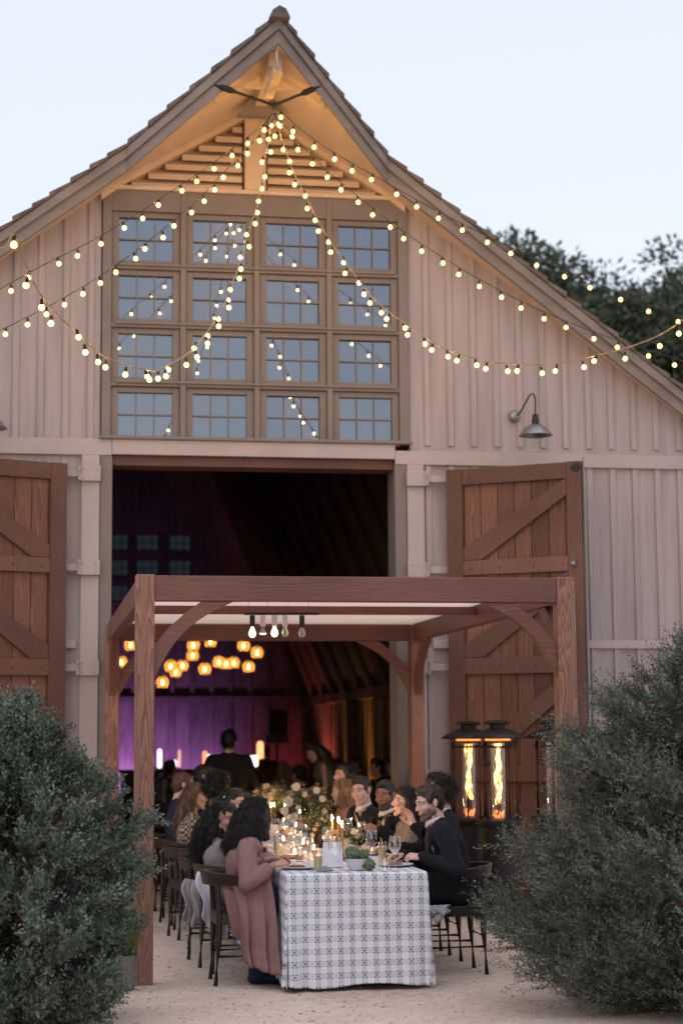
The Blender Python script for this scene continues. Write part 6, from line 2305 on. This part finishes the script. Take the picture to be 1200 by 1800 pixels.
def arrangement(label, base, w, h, nb, seed, vase=None, low=False, pale=0.7, vase_h=0.12, greens=900, blooms=None):
    g = np.random.default_rng(seed)
    a = thing('flower_arrangement', label, 'flowers', tuple(base), 'flower arrangements on the long table')
    if vase:
        MB().lathe([(0.0, 0.0), (0.045, 0.0), (0.062, 0.02), (0.068, 0.06), (0.058, vase_h * 0.85), (0.062, vase_h), (0.055, vase_h), (0.0, vase_h - 0.02)], base, 22, False).build('vase', vase, a, smooth=60)
    top0 = base + np.array([0, 0, vase_h * 0.8])
    st = MB()
    cen, dr = [], []
    tips = []
    # stems fan out and droop a little at the rim
    for k in range(46):
        an_, sp_r = g.uniform(0, 6.28), g.uniform(0.1, 1.0) ** 0.6
        tip = top0 + np.array([math.cos(an_) * w * sp_r, math.sin(an_) * w * sp_r * 0.8, (h - vase_h * 0.8) * (1 - 0.55 * sp_r ** 2) * g.uniform(0.65, 1.08)])
        mid_ = (top0 + tip) / 2 + np.array([0, 0, 0.04])
        st.tube(spline([top0, mid_, tip], 3), 0.0016, 4, False)
        tips.append(tip)
        for q in range(int(greens / 46)):
            t_ = g.uniform(0.25, 1.0)
            c_ = (top0 * (1 - t_) ** 2 + 2 * mid_ * t_ * (1 - t_) + tip * t_ * t_) + g.normal(0, 0.012, 3)
            cen.append(c_)
            dr.append(unit(tip - top0) + g.normal(0, 0.6, 3))
    st.build('stem', M['herb'], a)
    v, f = leaves_mesh(np.array(cen), np.array(dr), 0.032, 0.011, g)
    raw_mesh('foliage', v, f, 4, M['herb'], a)
    n2 = greens // 2
    pick = g.integers(0, len(tips), n2)
    c2 = np.array(tips)[pick] + g.normal(0, 0.022, (n2, 3))
    v, f = leaves_mesh(c2, g.normal(0, 1, (n2, 3)), 0.016, 0.011, g)
    raw_mesh('sprays', v, f, 4, M['herb_d'], a)
    cam_dir = unit(np.array([-base[0], -base[1], 0.35 * 12]))
    if blooms is None:
        blooms = []
        for k in range(nb):
            t_ = tips[int(g.integers(0, len(tips)))]
            blooms.append((t_ + g.normal(0, 0.015, 3), g.uniform(0.022, 0.042)))
    for c_, r_ in blooms:
        fc_ = unit(np.array([-0.1, -1, 0.35]) + g.normal(0, 0.4, 3))
        blossom(c_, r_, fc_, M['petal_w'] if g.uniform() < pale else M['petal_p'], a, g)
    return a


M['darkvase'] = surf('dark_brown_vase', (0.022, 0.014, 0.010), 0.4, 0.3, 12)
bA = tt(543, 1470)
big = [(at(px, py, Y=bA[1] - 0.12), r_) for px, py, r_ in ((515, 1438, 0.048), (508, 1408, 0.056), (520, 1383, 0.042), (566, 1405, 0.034), (570, 1425, 0.03), (556, 1390, 0.036), (535, 1396, 0.03), (580, 1440, 0.034), (524, 1420, 0.028), (545, 1412, 0.028), (500, 1425, 0.04))]
arrangement('large loose arrangement of ivory dahlias and greenery in the middle of the table', bA, 0.24, 0.44, 0, 11, M['darkvase'], blooms=big, greens=2300, pale=0.9)
bB = tt(562, 1490)
sm_b = [(at(px, py, Y=bB[1] - 0.1), r_) for px, py, r_ in ((553, 1458, 0.02), (558, 1450, 0.022), (576, 1466, 0.03), (570, 1471, 0.022), (589, 1462, 0.02), (548, 1468, 0.02), (565, 1440, 0.018), (573, 1443, 0.018))]
arrangement('airy green arrangement with small white blooms in a dark brown vase', bB, 0.19, 0.28, 0, 12, M['darkvase'], blooms=sm_b, greens=1500)
bC = tt(616, 1503)
wh = [(at(px, py, Y=bC[1] - 0.05), r_) for px, py, r_ in ((606, 1481, 0.03), (614, 1478, 0.026), (622, 1462, 0.03), (628, 1468, 0.026), (602, 1489, 0.024), (617, 1489, 0.028), (630, 1492, 0.028), (640, 1488, 0.022))]
arrangement('low spray of white cosmos beside the ochre candles', bC, 0.12, 0.19, 0, 13, M['ceramic'], blooms=wh, pale=1.0, vase_h=0.07, greens=500)
bD = tt(482, 1446)
arrangement('far arrangement of peach and ivory blooms behind the left hand guests', bD, 0.26, 0.40, 14, 14, M['darkvase'], pale=0.4, greens=1200)
bE = tt(528, 1437)
arrangement('farthest arrangement of pale blooms down the table', bE, 0.25, 0.38, 12, 15, M['darkvase'], pale=0.6, greens=900)

# things hung over the chairs
def draped(label, pts, name, col, cat):
    """a soft cloth through a grid of corner points, with folds"""
    P_ = np.array(pts, float)
    def fn(u, v):
        a = P_[0] * (1 - u) + P_[1] * u
        b = P_[2] * (1 - u) + P_[3] * u
        q = a * (1 - v) + b * v
        n_ = np.array([-0.4, -1, 0])
        return q + n_ * ((0.020 * math.sin(u * 10 + v * 2.5) + 0.010 * math.sin(u * 23 - v * 4)) * (0.3 + v) + 0.03 * math.sin(math.pi * v)) - np.array([0.02 * math.sin(v * 7), 0, 0.06 * math.sin(math.pi * u) * v + 0.02 * math.sin(u * 13) * v])
    o_ = MB().grid(fn, 24, 20).build(name, cloth(col), None, tuple(P_[0]), smooth=180, solid=0.008)
    tag(o_, label, cat)


draped('white shawl hanging from the chair of the woman in the grey top', [(1.16, 12.92, 0.70), (1.30, 12.90, 0.66), (1.20, 12.80, 0.40), (1.36, 12.80, 0.24)], 'shawl', (0.62, 0.62, 0.72), 'shawl')
draped('pale grey jacket hanging low beside the third chair on the left', [(1.13, 13.62, 0.60), (1.24, 13.58, 0.58), (1.12, 13.50, 0.33), (1.26, 13.5, 0.33)], 'jacket', (0.34, 0.32, 0.34), 'jacket')
draped('white napkin on the seat edge beside the bearded man', [(2.70, 12.40, 0.475), (2.84, 12.38, 0.48), (2.68, 12.36, 0.45), (2.80, 12.36, 0.43)], 'napkin', (0.40, 0.40, 0.44), 'napkin')
# ---------------------------------------------------------------- shrubs, grass, trees
def shrub(label, cx, cy, zs, rs, nl, seed, mat, leaf, per, sprig_len, upw=0.55, bias=(0, 0), asp=1.0, twig=None, nsp=34, name='shrub'):
    """branches run from the base out to a lumpy envelope; each carries sprays of small leaves"""
    g = np.random.default_rng(seed)
    root = thing(name, label, 'shrub', (cx, cy, 0))
    H_ = zs[-1]
    sx = MB()
    P_, D_ = [], []
    for k in range(nl):
        z = H_ * g.uniform(0.02, 1.0) ** 0.9
        ang = g.uniform(0, 2 * math.pi)
        r_ = np.interp(z, zs, rs) * g.uniform(0.80, 1.10) * (1 + 0.16 * math.sin(ang * 3 + z * 4 + seed))
        tip = np.array([cx + math.cos(ang) * r_ + bias[0] * z / H_, cy + math.sin(ang) * r_ * asp, max(z, 0.06)])
        base = np.array([cx + g.normal(0, 0.05), cy + g.normal(0, 0.05), max(0.02, min(z - 0.25 * r_ - 0.1, z * 0.75))])
        axis = tip - base
        L = np.linalg.norm(axis)
        axis /= L
        mid = (base + tip) / 2 - np.array([0, 0, 0.10 * L * (1 - z / H_)])
        path = [base * (1 - t) ** 2 + 2 * mid * t * (1 - t) + tip * t * t for t in np.linspace(0, 1, 7)]
        sx.tube(path, [0.012, 0.010, 0.009, 0.008, 0.006, 0.004, 0.002], 5, False)
        for q in range(int(nsp * (1.5 if z < 0.5 else 1.0))):
            t = g.uniform(0.32, 1.0) ** 0.8
            c = base * (1 - t) ** 2 + 2 * mid * t * (1 - t) + tip * t * t
            tan = unit(2 * (1 - t) * (mid - base) + 2 * t * (tip - mid))
            sd = unit(np.cross(tan, g.normal(size=3)))
            d = unit(tan * g.uniform(0.5, 1.1) + sd * g.uniform(0.2, 0.9) + np.array([0, 0, upw * g.uniform(0.2, 1.0)]))
            P_.append(c)
            D_.append(d)
        P_.append(tip - axis * 0.04)
        D_.append(unit(axis + np.array([0, 0, upw * 0.6])))
    P_, D_ = np.array(P_), np.array(D_)
    n = len(P_)
    SL = sprig_len * g.uniform(0.5, 1.25, n)
    # leaves along each sprig
    tt_ = (np.arange(per) + 0.5) / per
    bend = g.normal(0, 0.35, (n, 3)) + np.array([0, 0, 0.25])
    pos = P_[:, None] + D_[:, None] * (SL[:, None] * tt_)[..., None] + bend[:, None] * (SL[:, None] * tt_ ** 2)[..., None] * 0.3
    side = np.cross(D_, g.normal(size=(n, 3)))
    side /= np.linalg.norm(side, axis=1)[:, None]
    s2 = np.cross(D_, side)
    a = (np.arange(per) * 2.4)[None, :] + g.uniform(0, 6.28, (n, 1))
    out = side[:, None] * np.cos(a)[..., None] + s2[:, None] * np.sin(a)[..., None]
    ld = D_[:, None] * 0.75 + out * 0.85 + np.array([0, 0, 0.25]) + g.normal(0, 0.2, (n, per, 3))
    v, f = leaves_mesh(pos.reshape(-1, 3), ld.reshape(-1, 3), leaf[0], leaf[1], g)
    v[:, 2] = np.maximum(v[:, 2], 0.008)
    raw_mesh('foliage', v, f, 4, mat, root)
    # sprig stems as slim blades
    e = P_ + D_ * SL[:, None]
    w = side * 0.0016
    sv = np.stack([P_ - w, P_ + w, e + w * 0.4, e - w * 0.4], 1).reshape(-1, 3)
    sv[:, 2] = np.maximum(sv[:, 2], 0.006)
    raw_mesh('twigs', sv, np.arange(len(sv)), 4, twig, root)
    sx.build('branches', twig, root, smooth=180, fixn=False)
    return root


M['twig'] = surf('shrub_bark', (0.075, 0.055, 0.042), 0.85, 0.3, 20)
M['leafL'] = leafy('blue_green_shrub', (0.032, 0.050, 0.041), (0.195, 0.245, 0.205), 0.6, 0.10)
M['leafR'] = leafy('grey_green_shrub', (0.032, 0.045, 0.039), (0.195, 0.225, 0.192), 0.6, 0.10)
shrub('round leaved blue green shrub that hides the foot of the left pergola post', -0.10, 10.9, [0, 0.3, 0.6, 0.9, 1.15, 1.35, 1.55, 1.72, 1.78], [0.40, 0.62, 0.76, 0.78, 0.66, 0.46, 0.26, 0.12, 0.04], 260, 3, M['leafL'], (0.030, 0.0155), 16, 0.16, 0.6, twig=M['twig'], nsp=44)
shrub('broad feathery grey green shrub in front of the right pergola post', 4.22, 10.55, [0, 0.3, 0.6, 0.9, 1.2, 1.5, 1.8, 2.05, 2.2], [0.95, 1.14, 1.34, 1.36, 1.22, 1.00, 0.72, 0.36, 0.06], 440, 4, M['leafR'], (0.030, 0.0095), 19, 0.20, 0.30, twig=M['twig'], nsp=46)

# pot with green grass at the foot of the left post
pq = at(224, 1733, Z=0)
pt = thing('plant_pot', 'grey metal pot of bright green grass against the left pergola post', 'pot', (0.60, 12.22, 0))
MB().lathe([(0.0, 0.0), (0.088, 0.0), (0.108, 0.22), (0.112, 0.225), (0.105, 0.225), (0.098, 0.19), (0.0, 0.19)], (0.60, 12.22, 0.001), 24, False).build('pot_body', M['galv'], pt, smooth=50)
g = np.random.default_rng(9)
vs, fs = [], []
for k in range(420):
    a, r_ = g.uniform(0, 6.28), 0.09 * math.sqrt(g.uniform())
    b0 = np.array([0.60 + r_ * math.cos(a), 12.22 + r_ * math.sin(a), 0.19])
    a2 = a + g.normal(0, 0.5)
    out = np.array([math.cos(a2), math.sin(a2), 0]) * g.uniform(0.03, 0.26) + np.array([0.05, 0, 0])
    h = g.uniform(0.25, 0.58)
    wv = np.array([-math.sin(a2), math.cos(a2), 0]) * 0.0022
    pts = [b0 + out * t * t + np.array([0, 0, h * (t - 0.25 * t ** 3)]) for t in np.linspace(0, 1, 5)]
    i0 = len(vs)
    for i, q in enumerate(pts):
        vs += [q - wv * (1 - i / 4.2), q + wv * (1 - i / 4.2)]
    for i in range(4):
        fs.append((i0 + 2 * i, i0 + 2 * i + 1, i0 + 2 * i + 3, i0 + 2 * i + 2))
raw_mesh('grass_blades', np.array(vs), np.array(fs).ravel(), 4, leafy('bright_grass', (0.05, 0.10, 0.012), (0.16, 0.26, 0.05), 0.6, 0.3), pt)


# trees on the rise behind the barn, right
def tree(label, x, y, h, crown_r, seed, n_clump, per, mat, z0=0.0, crown_lo=0.35):
    g = np.random.default_rng(seed)
    root = thing('oak_tree', label, 'tree', (x, y, z0), 'trees beyond the barn roof')
    tr = MB()
    top = np.array([x, y, z0 + h * 0.8])
    tr.tube(spline([(x, y, z0), (x + 0.2, y, z0 + h * 0.25), (x - 0.15, y + 0.2, z0 + h * 0.5), tuple(top)], 5), list(np.linspace(0.42, 0.06, 16)), 9)
    cen, dr = [], []
    for k in range(n_clump):
        u = g.normal(size=3)
        u /= np.linalg.norm(u)
        rad = g.uniform(0.35, 1.0) ** 0.5
        c = np.array([x, y, z0 + h * (crown_lo + 1) / 2]) + u * np.array([crown_r, crown_r, h * (1 - crown_lo) / 2]) * rad * (1 + 0.18 * math.sin(u[0] * 5 + seed) * math.cos(u[2] * 6))
        if k % 3 == 0:
            s0 = np.array([x, y, z0 + h * g.uniform(0.25, 0.6)])
            tr.tube(spline([tuple(s0), tuple((s0 + c) / 2 + np.array([0, 0, 0.3])), tuple(c)], 3), list(np.linspace(0.10, 0.02, 7)), 5, False)
        sz = g.uniform(0.35, 0.8)
        q = g.normal(0, 1, (per, 3))
        q /= np.linalg.norm(q, axis=1)[:, None] + 1e-9
        q *= (g.uniform(0, 1, per) ** 0.45)[:, None] * np.array([sz, sz, sz * 0.62])
        cen.append(c + q)
        dr.append(q + g.normal(0, 0.3, (per, 3)) + np.array([0, 0, 0.15]))
    tr.build('trunk', M['twig'], root, smooth=180, fixn=False)
    v, f = leaves_mesh(np.concatenate(cen), np.concatenate(dr), 0.20, 0.10, g)
    raw_mesh('crown', v, f, 4, mat, root)


M['oak'] = leafy('dark_oak_leaves', (0.026, 0.038, 0.030), (0.12, 0.150, 0.105), 0.6, 0.12)
for lab_, x_, y_, h_, cr_, sd_, nc_ in (
        ('dark leafy tree just beyond the roof slope, lowest of the group', 11.8, 42.5, 14.0, 2.4, 21, 230),
        ('broad dark tree in the middle of the group beyond the roof', 14.0, 43.0, 13.5, 2.6, 22, 280),
        ('tall dark tree at the right edge of the photo beyond the barn', 16.6, 43.0, 13.7, 2.9, 23, 280),
        ('dark tree low behind the others, filling the gap above the roof', 14.6, 49.0, 14.5, 4.2, 24, 300),
        ('dark tree at the far right standing behind the tall one', 18.8, 50.0, 15.2, 4.2, 25, 240)):
    tree(lab_, x_, y_, h_, cr_, sd_, nc_, 170, M['oak'], 0.0, 0.25)

# stones and litter scattered on the gravel
g = np.random.default_rng(77)
nst = 5200
yy_ = 9.2 + 9.0 * g.uniform(0, 1, nst) ** 1.6
xx_ = yy_ * g.uniform(-0.06, 0.42, nst)
oct_ = np.array([(1, 0, 0), (0, 1, 0), (-1, 0, 0), (0, -1, 0), (0, 0, 1), (0, 0, -0.6)])
tri_ = np.array([(0, 1, 4), (1, 2, 4), (2, 3, 4), (3, 0, 4), (1, 0, 5), (2, 1, 5), (3, 2, 5), (0, 3, 5)])
sz_ = g.uniform(0.0025, 0.009, nst) * np.where(g.uniform(size=nst) > 0.96, 1.9, 1.0)
sv_ = oct_[None] * g.uniform(0.6, 1.3, (nst, 6, 1)) * sz_[:, None, None]
sv_[:, :, 2] *= 0.6
sv_ += np.stack([xx_, yy_, sz_ * 0.25 + 0.001], 1)[:, None]
sf_ = (tri_[None] + (np.arange(nst) * 6)[:, None, None]).reshape(-1)
o = raw_mesh('pebbles', sv_.reshape(-1, 3), sf_, 3, surf('pebble', (0.50, 0.40, 0.35), 0.9, 0.4, 3, bump=0))
tag(o, kind='stuff')
nlf = 130
cen_ = np.stack([(9.4 + 8 * g.uniform(0, 1, nlf) ** 1.3) * g.uniform(-0.03, 0.36, nlf), np.zeros(nlf), np.full(nlf, 0.008)], 1)
cen_[:, 1] = 9.4 + 8 * g.uniform(0, 1, nlf) ** 1.3
dl_ = np.stack([g.normal(size=nlf), g.normal(size=nlf), g.uniform(0, 0.25, nlf)], 1)
lv_, lf_ = leaves_mesh(cen_, dl_, 0.035, 0.016, g)
lv_[:, 2] = np.maximum(lv_[:, 2], 0.006)
o = raw_mesh('fallen_leaves', lv_, lf_, 4, leafy('dry_leaves', (0.10, 0.065, 0.045), (0.28, 0.19, 0.13), 0.8, 0.1))
tag(o, kind='stuff')
